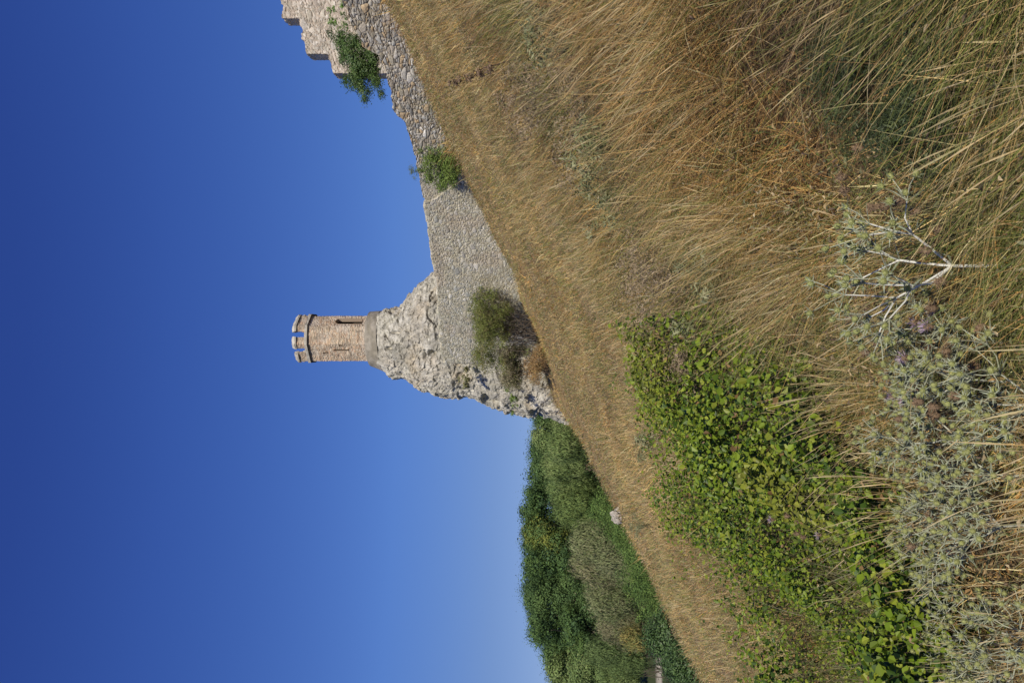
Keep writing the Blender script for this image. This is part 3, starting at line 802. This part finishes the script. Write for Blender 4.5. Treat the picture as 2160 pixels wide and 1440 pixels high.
# --- willows, tamarisk and shrubs on the bank before the wood
UPD = (0, 0, 1.0)
def wispy(u, vt, vb, D, w, cols, lab, n=330, leaf=.34, name='willow_shrub', grp='feathery shrubs on the bank below the wood'):
    return bush(name, u, D, vt, vb, w, lab, cols, 'shrub', grp, leaf=leaf, nclump=n, nleaf=70, rc=.7, droop=UPD, aspect=.14, up=.1, crown_from=.05, stem_r=.06, shell=(.3, 1.0), clumpvar=.3)
wispy(500, 1150, 1230, 72, 3.6, LIGHT, 'small light green feathery shrub at the rock foot')
wispy(468, 1128, 1240, 78, 5.2, LIGHT, 'tall light green willow at the grass crest near the rock', 420)
wispy(420, 1130, 1260, 80, 5.2, LIGHT, 'light green willow with dusty grey middle beside the taller one', 420)
wispy(372, 1150, 1280, 78, 5.0, [(.07, .10, .03), (.085, .115, .035), (.06, .09, .03)], 'yellowish green willow before the darkest trees', 420)
wispy(296, 1190, 1330, 66, 4.6, OLIVE, 'grey olive tamarisk with rounded head above the pale boulder', 460)
wispy(248, 1195, 1340, 68, 4.4, GREYB, 'brownish grey tamarisk leaning toward the deep shadow', 460)
wispy(262, 1245, 1380, 56, 3.2, [(.085, .10, .045), (.10, .105, .055)], 'dull olive shrub low on the bank below the tamarisks', 320, .34)
wispy(180, 1222, 1360, 70, 4.6, OLIVE, 'pale olive feathery shrub beneath the broad dark tree', 420)
wispy(120, 1245, 1360, 74, 5.2, GREYB, 'dusky grey brown shrub below the wide crowned tree', 400)
wispy(66, 1225, 1360, 82, 5.4, [(.06, .09, .03), (.075, .105, .038), (.055, .08, .03)], 'olive green bushy willow near the gravel track', 420)
wispy(24, 1240, 1370, 84, 5.4, LIGHT, 'light green bushy willow standing next to the gravel track', 420)
bush('leafy_shrub', 372, 50, 1228, None, 3.4, 'fresh green shrub just behind the grass crest', MID, group='leafy shrubs along the crest', leaf=.09, nclump=260, nleaf=80, rc=.45)
bush('leafy_shrub', 326, 46, 1270, None, 3.0, 'fresh green shrub touching the pale boulder', MID, group='leafy shrubs along the crest', leaf=.085, nclump=240, nleaf=80, rc=.4)
bush('leafy_shrub', 282, 42, 1312, None, 2.8, 'green shrub with grey stalks past the pale boulder', MID, group='leafy shrubs along the crest', leaf=.08, nclump=220, nleaf=80, rc=.4)
bush('leafy_shrub', 206, 44, 1285, None, 4.2, 'wide mid green shrub under the pale olive one', MID, group='leafy shrubs along the crest', leaf=.085, nclump=350, nleaf=80, rc=.45)
bush('leafy_shrub', 160, 40, 1330, None, 3.4, 'mid green shrub between the golden bush and the crest', MID, group='leafy shrubs along the crest', leaf=.08, nclump=280, nleaf=80, rc=.42)
bush('golden_bush', 98, 44, 1300, 1372, 1.6, 'golden yellow dry bush among green shrubs', GOLD, leaf=.2, nclump=130, nleaf=36, rc=.32, droop=UPD, aspect=.16)
bush('dark_bush', 88, 31, 1345, None, 3.0, 'dense dark green glossy bush on the crest above the grass', DGB, group='dark glossy bushes on the crest', leaf=.085, nclump=460, nleaf=46, rc=.32, aspect=.6, mat_=M_LEAF)
bush('dark_bush', 44, 28, 1392, None, 2.2, 'smaller dark green bush in front of the gravel track', DGB, group='dark glossy bushes on the crest', leaf=.075, nclump=320, nleaf=44, rc=.26, aspect=.6, mat_=M_LEAF)
bush('dark_bush', 148, 33, 1385, None, 2.2, 'dark green bush sloping down from the mid green shrubs', DGB, group='dark glossy bushes on the crest', leaf=.08, nclump=260, nleaf=44, rc=.28, aspect=.6, mat_=M_LEAF)

# --- bushes at the wall
def dry_bush(u, D, vtop, vbot, width, lab, cols, n, twigs, crown_lo):
    x = (u-720)/F*D; g = Hs(x, D); top = zat(vtop, D); hgt = top-g
    root = empty('dry_bush', (x, D, g), lab, 'bush', 'half bare bushes before the tower rock')
    A = Acc(); w = width/2; ends = []
    for i in range(twigs):
        a = rng.random()*6.28; o = rng.random()**.5
        e = np.array([math.cos(a)*o*w, math.sin(a)*o*w*.7, hgt*(.55+.42*rng.random()*(1-.35*o*o))]); ends.append(e)
        b = np.array([rng.normal()*w*.22, rng.normal()*w*.15, -.1])
        limbs(A, b, [e], .035, (.085, .07, .055), .5, 7, .25)
        for q in range(3):
            f = .35+.5*rng.random(); p = b+(e-b)*f; limbs(A, p, [p+rng.normal(size=3)*[.5, .4, .3]+[0, 0, .5]], .014, (.10, .08, .06), .5, 4)
    A.obj('branches', M_WOOD, root)
    lob = [(e[0]*.95, e[1]*.95, lerp(hgt*crown_lo, hgt*.9, rng.random()**.8), w*.24, w*.22, hgt*.12) for e in ends]
    A = Acc(); foliage(A, lob, n, 34, .13, cols, .36, aspect=.3, up=.2, droop=(0, 0, .6), shell=(.2, 1), clumpvar=.4)
    A.obj('foliage', M_DULL, root)
dry_bush(748, 58, 990, 1145, 6.2, 'large olive bush with bare dark lower branches against the rampart end', [(.075, .092, .025), (.095, .108, .032), (.06, .072, .02), (.11, .10, .042)], 760, 64, .4)
dry_bush(668, 58.3, 1050, 1160, 3.6, 'smaller brownish half bare bush at the foot of the pale rock', [(.11, .10, .06), (.09, .10, .035), (.13, .115, .075)], 420, 30, .35)

gx = (1088-720)/F*37.2
bush('green_bush', 1088, 48.0, 893, None, 3.1, 'round bright green bush growing against the rampart foot', [(.062, .095, .022), (.078, .115, .028), (.05, .078, .018), (.095, .13, .036)],
     leaf=.11, nclump=420, nleaf=30, rc=.25, aspect=.35, droop=(0, 0, .5), depth=1.7, stem_r=.02, shell=(.2, 1.1), lobes=[(-.2, 0, 1.2, .8, .6, .7), (.5, 0, .9, .75, .6, .6), (-.8, 0, .8, .7, .5, .5), (.9, 0, 1.7, .55, .4, .5), (.2, 0, 2.1, .45, .4, .4), (-.6, 0, 2.0, .5, .4, .35), (1.25, 0, 1.1, .45, .4, .5), (-1.2, 0, 1.3, .35, .35, .4), (1.1, 0, 2.35, .25, .25, .35), (-.2, 0, 2.55, .22, .2, .3), (0, 0, .5, 1.2, .7, .4)])
bush('withered_bush', 672, 56.5, 1098, None, 4.2, 'low rusty brown dry growth in front of the half bare bushes', [(.17, .105, .045), (.21, .135, .06), (.13, .085, .04), (.15, .12, .05)],
     leaf=.13, nclump=170, nleaf=36, rc=.4, aspect=.2, droop=(0, 0, .8), depth=1.6, stem_r=.018, stemcol=(.11, .08, .05))
# shrub rooted on the rampart top, with long side sprays
def wall_shrub():
    D = 44.9; u0 = 1335; x = (u0-720)/F*D; zb = zat(795, D)
    root = empty('wall_shrub', (x, D, zb), 'large green shrub rooted on the rampart top before the stepped ruin', 'shrub')
    def q(u, v, dy=0): return np.array([(u-u0)/F*D, dy, zat(v, D)-zb])
    spec = [(1360, 715, .7), (1345, 745, .8), (1320, 745, .9), (1300, 760, .9), (1275, 750, .75), (1290, 785, .7), (1255, 760, .55), (1240, 775, .45), (1262, 800, .5), (1232, 772, .28), (1350, 775, .6), (1368, 700, .35), (1244, 803, .3), (1310, 720, .45), (1222, 770, .18), (1270, 728, .35)]
    A = Acc(); lob = []
    for (u, v, r) in spec:
        p = q(u, v, rng.normal()*.25); limbs(A, (rng.normal()*.15, 0, -.2), [p], .03, (.07, .06, .045), .45)
        lob.append((p[0], p[1], p[2], r*.8, r*.75, r*.62))
    A.obj('branches', M_WOOD, root)
    for (u, v, rr) in ((1335, 725, .5), (1300, 745, .5), (1330, 775, .7), (1290, 765, .6), (1310, 785, .55), (1275, 785, .45), (1260, 745, .35)):
        p = q(u, v, rng.normal()*.3); lob.append((p[0], p[1], p[2], rr, rr*.9, rr*.8))
    A = Acc(); foliage(A, lob, 620, 34, .10, [(.038, .07, .018), (.052, .09, .022), (.03, .056, .018), (.068, .105, .03)], .28, aspect=.45, up=.35, shell=(.2, 1.05))
    A.obj('foliage', M_LEAF, root)
wall_shrub()
def sprig(u, v, D, r, lab, cols, n, name='wall_sprig', leaf=.06, bare=False):
    x = (u-720)/F*D; zb = zat(v, D); root = empty(name, (x, D, zb), lab, 'plant', 'small plants rooted in the masonry')
    A = Acc(); ends = [np.array([rng.normal()*r*.6, rng.normal()*r*.2-.05, r*(.3+rng.random())]) for i in range(9)]
    for e in ends: limbs(A, (0, 0, -.15), [e], .012, (.08, .075, .05), .5, 5)
    A.obj('branches', M_WOOD, root)
    A = Acc(); foliage(A, [(e[0], e[1], e[2], r*.35, r*.3, r*.3) for e in ends], n, 18, leaf, cols, .12, aspect=.4, up=.3, shell=(.1, 1))
    A.obj('foliage', M_DULL, root)
sprig(1080, 882, yw(.2165)+.25, .42, 'sparse dark twiggy sprig on the rampart top above the round green bush', [(.05, .07, .03), (.07, .085, .04)], 26)
sprig(1405, 735, 55.5, 1.1, 'small green plant growing low on the stepped ruin face', [(.07, .13, .03), (.09, .15, .04)], 40, leaf=.13)
sprig(1385, 748, 55.5, .8, 'small green plant on the ruin, closer to the large shrub', [(.06, .12, .03), (.08, .14, .04)], 26, leaf=.13)
sprig(637, 993, 64.2, .75, 'dull green grass tuft in a ledge of the pale rock', [(.10, .105, .05), (.13, .125, .06)], 50, 'ledge_tuft', .16)
sprig(604, 1096, 64.0, .9, 'small green plant low on the pale rock near the half bare bush', [(.08, .12, .03), (.10, .14, .04)], 40, 'ledge_tuft', .14)

# --- pale boulder at the crest
def boulder(u, vtop, D, w, h, lab):
    x = (u-720)/F*D; root_z = zat(vtop, D)-h
    n1, n2 = 40, 60; th = np.linspace(0, 2*PI, n2, endpoint=False); ph = np.linspace(-.2, PI/2, n1)
    P = np.stack([np.cos(ph)[:, None]*np.cos(th), np.cos(ph)[:, None]*np.sin(th), np.sin(ph)[:, None]+0*th], -1).reshape(-1, 3)
    f1, f2, R, off = cells(P*1.7+u, 400); D_ = 1+.3*(R(1)-.5)+.5*(off*np.stack([R(2)-.5, R(3)-.5, R(4)-.5], 1)).sum(1)
    f1, f2, R2, off = cells(P*5+u, 401); D_ += .12*(R2(1)-.5)-.1*sstep(.1, 0, f2-f1)
    P = P*D_[:, None]*[w/2, w*.35, h]; c = np.array((.42, .39, .34))*(.75+.5*R2(5))[:, None]
    i = np.arange(n1-1)[:, None]*n2; j = np.arange(n2)[None]; k = (j+1) % n2
    A = Acc(); A.add(P, np.stack([i+j, i+k, i+n2+k, i+n2+j], -1).reshape(-1, 4), None, c)
    o = A.obj('boulder', M_ROCK); o.location = (x, D, root_z); tag(o, lab, 'rock')
boulder(352, 1288, 38.6, .7, .45, 'pale limestone boulder sticking out of the dry grass crest')

# ------------------------------------------------------------------ thistles and other herbs close to the camera
def head_mesh():
    A = Acc()
    n1, n2 = 6, 8; ph = np.linspace(-PI/2, PI/2, n1); th = np.linspace(0, 2*PI, n2, endpoint=False)
    P = np.stack([np.cos(ph)[:, None]*np.cos(th), np.cos(ph)[:, None]*np.sin(th), np.sin(ph)[:, None]+0*th], -1).reshape(-1, 3)
    i = np.arange(n1-1)[:, None]*n2; j = np.arange(n2)[None]; k = (j+1) % n2
    A.add(P*[.0085, .0085, .010]*(1+.18*rng.random((len(P), 1)))+[0, 0, .004], np.stack([i+j, i+k, i+n2+k, i+n2+j], -1).reshape(-1, 4), None,
          np.array((.32, .34, .12))*(.8+.4*rng.random((len(P), 1))))
    N = 70; d = unit(rng.normal(size=(N, 3))+[0, 0, .3])                      # tiny florets
    blades(A, d*.008+[0, 0, .004], np.full(N, .006), d, np.zeros((N, 3)), np.full(N, .0022), rng.random(N)*6.28, np.tile((.30, .33, .15), (N, 1))*(.7+.6*rng.random((N, 1))), 1)
    a = np.arange(6)*PI/3+.2; N = 6
    t = unit(np.stack([np.cos(a), np.sin(a), np.full(N, .25)], 1))
    blades(A, np.zeros((N, 3))-[0, 0, .002], np.full(N, .030)*(.8+.4*rng.random(N)), t, np.tile([0, 0, .12], (N, 1)), np.full(N, .0045), a+PI/2, np.tile((.34, .38, .265), (N, 1)), 3)
    return A.mesh('flower_head', M_SILVER)
HEADS = [head_mesh() for i in range(3)]

def thistle_parts(height, spread, levels=3, thick=.005, nmax=64, stemcol=(.56, .58, .48), first=4, lean=(0, 0), bushy=.75, white=False):
    """branched stem, spiny whorls at each fork, list of head positions"""
    S, Lf, heads = Acc(), Acc(), []
    def whorl(p, d, size, n):
        n = max(2, int(n*bushy+rng.random()))
        a = rng.random()*6.28+np.arange(n)*2*PI/n
        u_ = unit(np.cross(d, [.3, .2, 1.])); w_ = np.cross(d, u_)
        t = unit(u_*np.cos(a)[:, None]+w_*np.sin(a)[:, None]+d*(.35+.3*rng.random((n, 1))))
        c = np.array((.28, .315, .205))*(.8+.5*rng.random((n, 1)))
        blades(Lf, np.tile(p, (n, 1)), size*(.7+.6*rng.random(n)), t, rng.normal(size=(n, 3))*.12, np.full(n, size*.125), rng.random(n)*6.28, c, 3)
        m = n*2                                                            # side spines
        tt = np.repeat(t, 2, 0)+rng.normal(size=(m, 3))*.5
        blades(Lf, np.repeat(np.tile(p, (n, 1))+t*size*.45, 2, 0), size*.35*(.7+.6*rng.random(m)), unit(tt), np.zeros((m, 3)), np.full(m, size*.07), rng.random(m)*6.28, np.tile((.33, .36, .25), (m, 1)), 1)
    def grow(p, d, L, r, lev):
        e = p+d*L; mid = (p+e)/2+rng.normal(size=3)*L*.05
        cc = np.asarray(stemcol)*(.85+.3*rng.random()) if lev > (0 if white else 1) else np.asarray((.44, .46, .33))*(.85+.3*rng.random())
        tube(S, np.stack([p, mid, e]), [r, r*.9, r*.75], cc, 5)
        if lev == 0:
            heads.append((e, d)); whorl(e-d*.004, d, .022, 4); return
        whorl(e, d, .035+.02*lev, 5+lev)
        nb = first if lev == levels else rng.integers(3, 5)
        a0 = rng.random()*6.28
        for i in range(nb):
            a = a0+i*2*PI/nb+rng.normal()*.25
            u_ = unit(np.cross(d, [.3, .2, 1.])); w_ = np.cross(d, u_)
            k = spread*(.7+.5*rng.random())
            k *= 1.15; nd = unit(d+k*(u_*math.cos(a)+w_*math.sin(a))+np.array([0, 0, .25]))
            grow(e, nd, L*(.60+.25*rng.random()), r*.68, lev-1)
        if lev < levels: heads.append((e+d*.02, d)); 
    d0 = unit(np.array([lean[0], lean[1], 1.0]))
    grow(np.array([0., 0, -.03]), d0, height*.36, thick, levels)
    for i in range(9):                                                     # basal leaves
        a = rng.random()*6.28; t = unit(np.array([[math.cos(a), math.sin(a), .5]]))
        blades(Lf, np.array([[0., 0, 0]]), np.array([height*.4]), t, np.array([[0, 0, -.25]]), np.array([.018]), np.array([a+1.57]), np.array([(.21, .23, .13)]), 4)
    rng.shuffle(heads)
    return S.mesh('stem', M_SILVER), Lf.mesh('leaf_whorls', M_SILVER), heads[:nmax]

THP = [thistle_parts(.52, .85), thistle_parts(.46, .95, first=5), thistle_parts(.5, .75, first=4), thistle_parts(.42, 1.0, first=5)]
def plant_thistle(parts, x, y, rot, scale, label, group='grey green thistles close to the camera', z=None):
    root = empty('thistle', (x, y, Hs(x, y) if z is None else z), label, 'thistle', group)
    root.rotation_euler = (0, 0, rot); root.scale = (scale,)*3
    stem, wh, heads = parts
    for (nm, me) in (('stem', stem), ('foliage', wh)):
        o = bpy.data.objects.new(nm, me); COL.objects.link(o); o.parent = root
    for i, (p, d) in enumerate(heads):
        o = bpy.data.objects.new('flower_head', HEADS[i % 3]); COL.objects.link(o); o.parent = root
        o.location = p; o.rotation_euler = Vector(d).to_track_quat('Z', 'Y').to_euler()
    return root
def ground_hit(u, v, hh=0.0):
    """where a view slope meets the ground raised by hh"""
    s = (u-720)/F; t = (HV-v)/F
    y = np.linspace(1.0, 60, 6000); z = H(s*y, y)+hh; k = np.argmax(t*y < z)
    return s*y[k], y[k]
BIG = thistle_parts(.60, .8, levels=3, thick=.0058, stemcol=(.74, .74, .66), first=4, lean=(.05, .1), bushy=.5, white=True)
x, y = ground_hit(880, 2150)
plant_thistle(BIG, x, y, .4, 1.0, 'large solitary thistle with thick whitish branching stem among grass')
x, y = ground_hit(715, 2150, .0)
plant_thistle(THP[1], x, y+.05, 2.2, .95, 'thistle with many green heads pressed against the large white stemmed one')
CL = [(640, 2040, 0, .9, 'thistle with brown seed heads beside it, at the edge of the thistle thicket'),
      (560, 2110, 1, .85, 'low thistle in the thicket near the pale purple flowers'),
      (520, 2000, 2, 1.0, 'thistle with star shaped white bracts facing the dry stalks'),
      (440, 2060, 3, 1.0, 'dense bushy thistle in the middle of the thicket'),
      (400, 1985, 0, .95, 'thistle at the upper rim of the thicket beside brown grass'),
      (330, 2100, 2, 1.05, 'tall thistle with long pale stem crossing the thicket'),
      (300, 2000, 1, 1.0, 'grey thistle where the thicket meets the green creeper'),
      (230, 2060, 0, 1.0, 'silvery thistle with close set heads past the thicket middle'),
      (180, 1985, 3, .95, 'small thistle leaning over the creeper edge'),
      (120, 2080, 2, 1.0, 'thistle among fallen straw at the thicket end'),
      (60, 2010, 1, .95, 'last thistle of the thicket beside the broad leaved plant'),
      (20, 2110, 0, .95, 'thistle cut by the lower corner of the photo'),
      (470, 2140, 0, .9, 'thistle hugging the photo border in the middle of the thicket'),
      (90, 2175, 1, 1.0, 'pale thistle poking in over the border at the thicket end'),
      (590, 2190, 2, .95, 'thistle at the photo border next to brown seed heads')]
CL = [c for c in CL if c[0] not in (400, 120, 470, 560, 230)]
for i, (u, v, k, s, lab) in enumerate(CL):
    x, y = ground_hit(u, v+105)
    plant_thistle(THP[k], x, y, rng.random()*6.28, s*.97, lab)

# far thistles: pale grey-green tufts standing in the slope
def grey_herb(u, v, size, lab, cols=((.17, .18, .085), (.145, .16, .07), (.21, .215, .115)), name='grey_herb', cat='plant', group='herbs scattered over the slope', n=46, aspect=.25, leaf=.045, simple=True):
    x, y = ground_hit(u, v); z = Hs(x, y)
    root = empty(name, (x, y, z), lab, cat, group)
    A = Acc(); ends = [np.array([rng.normal()*size*.4, rng.normal()*size*.3, size*(.5+.6*rng.random())]) for i in range(10)]
    for e in ends: limbs(A, (0, 0, 0), [e], .006+.0004*y, np.asarray(cols[0])*.9, .5, 4)
    A.obj('stem', M_SILVER, root)
    A = Acc(); foliage(A, [(e[0], e[1], e[2], size*.3, size*.3, size*.25) for e in ends], n, 24, leaf, np.array(cols)/1.5, size*.16, simple=simple, aspect=aspect, up=.3, shell=(.0, 1))
    A.obj('foliage', M_SILVER, root)
grey_herb(1125, 1345, .45, 'pale grey green herb on the upper slope below the round green bush')
grey_herb(845, 1575, .38, 'grey green herb standing above the small green creeper patch')
grey_herb(335, 1370, .5, 'bluish grey herb in the pale grass near the pale boulder')
grey_herb(505, 1405, .4, 'whitish dry herb at the rim of the green creeper')
grey_herb(1000, 1330, .4, 'dusty grey herb in the middle of the golden slope')
grey_herb(1330, 1230, .4, 'thin grey herb high on the slope beneath the rampart', n=16)
BRN = ((.22, .17, .105), (.26, .20, .13), (.17, .135, .085))
grey_herb(868, 1430, .5, 'brown withered herb patch on the slope above the dry grass', BRN, 'withered_herb', leaf=.028, n=70)
grey_herb(830, 1500, .55, 'dark brown withered herb beside the creeper tip', BRN, 'withered_herb', leaf=.028, n=70)
grey_herb(1235, 1200, .5, 'greyish brown withered herb high on the slope', BRN, 'withered_herb', leaf=.032, n=70)
grey_herb(1185, 1290, .5, 'reddish brown withered herb halfway down the slope', BRN, 'withered_herb', leaf=.032, n=70)
grey_herb(700, 1530, .45, 'withered brown herb where creeper and straw meet', BRN, 'withered_herb', leaf=.028, n=70)
FERN_SHADE = ((.045, .062, .022), (.06, .08, .03), (.035, .05, .02))  # feathery herbs, the shade of the hollow put into their dark greens
for (u, v, s, lab) in ((1330, 1990, .3, 'dark feathery green herb in the shady hollow'), (1240, 1960, .28, 'feathery dark herb at the rim of the shady hollow'), (1200, 2080, .26, 'dark green feathery herb by the pale grass bundle'), (1390, 2070, .26, 'feathery green herb close to the upper corner of the photo'), (1280, 2110, .24, 'low feathery herb below the shady hollow'), (1300, 1880, .26, 'feathery dark herb beneath the long straw stalk')):
    grey_herb(u, v, s*1.05, lab, FERN_SHADE, 'feathery_herb', 'plant', 'feathery dark herbs around the hollow', 170, .14, .024)

def knapweed(u, v, h, lab, mauve):
    x, y = ground_hit(u, v+30); root = empty('knapweed', (x, y, Hs(x, y)), lab, 'wildflower', 'brown seed heads between the thistles')
    A = Acc(); heads = []
    for i in range(5):
        e = np.array([rng.normal()*h*.3, rng.normal()*h*.25, h*(.7+.4*rng.random())]); heads.append(e)
        limbs(A, (0, 0, 0), [e], .0028, (.17, .16, .09), .5, 6)
    A.obj('stem', M_DULL, root)
    for i, e in enumerate(heads):
        A = Acc(); n1, n2 = 6, 9; ph = np.linspace(-PI/2, PI/2, n1); th = np.linspace(0, 2*PI, n2, endpoint=False)
        P = np.stack([np.cos(ph)[:, None]*np.cos(th), np.cos(ph)[:, None]*np.sin(th), np.sin(ph)[:, None]+0*th], -1).reshape(-1, 3)
        ii = np.arange(n1-1)[:, None]*n2; j = np.arange(n2)[None]; k = (j+1) % n2
        A.add(P*[.012, .012, .017], np.stack([ii+j, ii+k, ii+n2+k, ii+n2+j], -1).reshape(-1, 4), None, np.array((.20, .14, .09))*(.7+.6*rng.random((len(P), 1))))
        N = 40; d = unit(rng.normal(size=(N, 3))*[1, 1, .5]+[0, 0, .9]); mv = mauve and i < 2
        cc = np.array((.37, .29, .36)) if mv else np.array((.26, .18, .11))
        blades(A, d*.010, np.full(N, .024 if mv else .016), d, np.zeros((N, 3)), np.full(N, .004), rng.random(N)*6.28, cc*(.7+.6*rng.random((N, 1))), 2)
        o = A.obj('flower_head', M_DULL, root); o.location = e
for a in ((690, 2120, .34, 'knapweed with pale mauve flowers between the two big thistles', True), (620, 2140, .32, 'knapweed with faded brown heads by the photo border', False),
          (735, 2140, .3, 'knapweed with brown heads under the large white stem', False), (600, 2060, .36, 'knapweed with one mauve flower behind the thicket edge', True),
          (960, 2080, .36, 'brown knapweed heads between large thistle and straw', False), (1020, 2010, .38, 'dark knapweed heads standing free in the dry stalks', False),
          (700, 2020, .42, 'pair of brown knapweed heads over the straw', False), (830, 2140, .28, 'knapweed with mauve flowers at the white stem foot', True),
          (380, 1740, .4, 'faded pinkish knapweed rising out of the green creeper', True), (330, 1800, .42, 'pale flowered knapweed deeper in the creeper', True), (350, 2130, .34, 'brown knapweed heads inside the thistle thicket', False)):
    knapweed(*a)

def broadleaf(u, v, lab):
    x, y = ground_hit(u, v); root = empty('broad_leaf_plant', (x, y, Hs(x, y)), lab, 'plant')
    N = 46; A = Acc(); P = np.stack([rng.normal(size=N)*.14, rng.normal(size=N)*.1, .08+.28*rng.random(N)], 1)
    for p in P[::4]: limbs(A, (0, 0, 0), [p], .004, (.09, .08, .04), .5, 5)
    A.obj('stem', M_DULL, root)
    A = Acc(); leaves(A, P, rng.normal(size=(N, 3))*.5+[.2, -.5, .6], .07+.05*rng.random(N), .6, np.array((.07, .12, .03))*(.6+.9*rng.random((N, 1))))
    A.obj('foliage', M_LEAF, root)
broadleaf(28, 2005, 'broad leaved green plant in shade at the end of the thistle thicket')

def dock(u, v, h, lab):
    x, y = ground_hit(u, v); root = empty('dock_spike', (x, y, Hs(x, y)), lab, 'plant', 'rusty dock spikes on the slope')
    A = Acc(); e = np.array([-.35*h, 0, h]); limbs(A, (0, 0, 0), [e], .012, (.12, .08, .05), .4, 6); A.obj('stem', M_DULL, root)
    A = Acc(); foliage(A, [(e[0]*f, 0, e[2]*f**.9, .03, .03, .05) for f in (.45, .6, .75, .88, 1)], 30, 26, .022, [(.12, .085, .055), (.10, .07, .05), (.14, .10, .065)], .045, aspect=.7)
    A.obj('foliage', M_DULL, root)
dock(1318, 1105, .8, 'rusty brown dock spike high on the slope under the rampart')

# ------------------------------------------------------------------ light, sky, camera
SUN_AZ, SUN_EL = math.radians(4), math.radians(41)            # behind the camera, slightly to the right
to_sun = Vector((math.sin(SUN_AZ)*math.cos(SUN_EL), -math.cos(SUN_AZ)*math.cos(SUN_EL), math.sin(SUN_EL)))
sun = bpy.data.lights.new('sun', 'SUN'); sun.energy = 5.0; sun.angle = math.radians(.5); sun.color = (1, .91, .77)
so = bpy.data.objects.new('sun', sun); COL.objects.link(so); so.location = (0, -20, 40)
so.rotation_euler = to_sun.to_track_quat('Z', 'Y').to_euler()
w = bpy.data.worlds.new('World'); sc.world = w; w.use_nodes = True
nt = w.node_tree; bg = nt.nodes['Background']
sky = nt.nodes.new('ShaderNodeTexSky'); sky.sky_type = 'NISHITA'; sky.sun_disc = False
sky.sun_elevation = SUN_EL; sky.sun_rotation = math.atan2(to_sun.x, to_sun.y)
sky.air_density = 1.0; sky.dust_density = .0; sky.ozone_density = 6.0; sky.altitude = 300
tc = nt.nodes.new('ShaderNodeTexCoord'); vm = nt.nodes.new('ShaderNodeVectorMath'); vm.operation = 'MULTIPLY_ADD'   # clear dry air: thin bright belt at the horizon left out
vm.inputs[1].default_value = (1, 1, .85); vm.inputs[2].default_value = (0, 0, .16)
nt.links.new(tc.outputs['Generated'], vm.inputs[0]); nt.links.new(vm.outputs[0], sky.inputs['Vector'])
hs = nt.nodes.new('ShaderNodeHueSaturation'); hs.inputs['Saturation'].default_value = 1.22; hs.inputs['Hue'].default_value = .515
nt.links.new(sky.outputs[0], hs.inputs['Color']); sx = nt.nodes.new('ShaderNodeSeparateXYZ'); nt.links.new(tc.outputs['Generated'], sx.inputs[0])
rp = nt.nodes.new('ShaderNodeValToRGB'); nt.links.new(sx.outputs['Z'], rp.inputs['Fac'])            # whiter air low down, deeper blue high up
els = [(.0, (.88, .56, .42)), (.08, (.895, .575, .44)), (.2, (.915, .65, .565)), (.44, (.78, .53, .565)), (.56, (.68, .435, .515)), (1.0, (.66, .42, .50))]
while len(rp.color_ramp.elements) < len(els): rp.color_ramp.elements.new(.5)
for e, (p_, c_) in zip(rp.color_ramp.elements, els): e.position = p_; e.color = (*c_, 1)
ti = nt.nodes.new('ShaderNodeVectorMath'); ti.operation = 'MULTIPLY'; t2 = nt.nodes.new('ShaderNodeVectorMath'); t2.operation = 'SCALE'; t2.inputs['Scale'].default_value = 2.0
nt.links.new(hs.outputs[0], ti.inputs[0]); nt.links.new(rp.outputs[0], ti.inputs[1]); nt.links.new(ti.outputs[0], t2.inputs[0]); nt.links.new(t2.outputs[0], bg.inputs['Color'])
bg.inputs['Strength'].default_value = .107

cam = bpy.data.cameras.new('camera'); co = bpy.data.objects.new('camera', cam); COL.objects.link(co); sc.camera = co
cam.sensor_fit = 'HORIZONTAL'; cam.sensor_width = 36; cam.lens = 36*F/2160
cam.shift_x = -(HV-1080)/2160; cam.clip_start = .05; cam.clip_end = 10000
co.matrix_world = Matrix(((0, 1, 0, 0), (0, 0, -1, 0), (-1, 0, 0, 0), (0, 0, 0, 1)))   # the photo lies on its side
sc.view_settings.view_transform = 'Standard'; sc.view_settings.look = 'None'; sc.view_settings.exposure = 0.0; sc.view_settings.gamma = 1.0
sc.cycles.max_bounces = 6; sc.cycles.diffuse_bounces = 3; sc.cycles.transmission_bounces = 4
sc.cycles.use_denoising = True
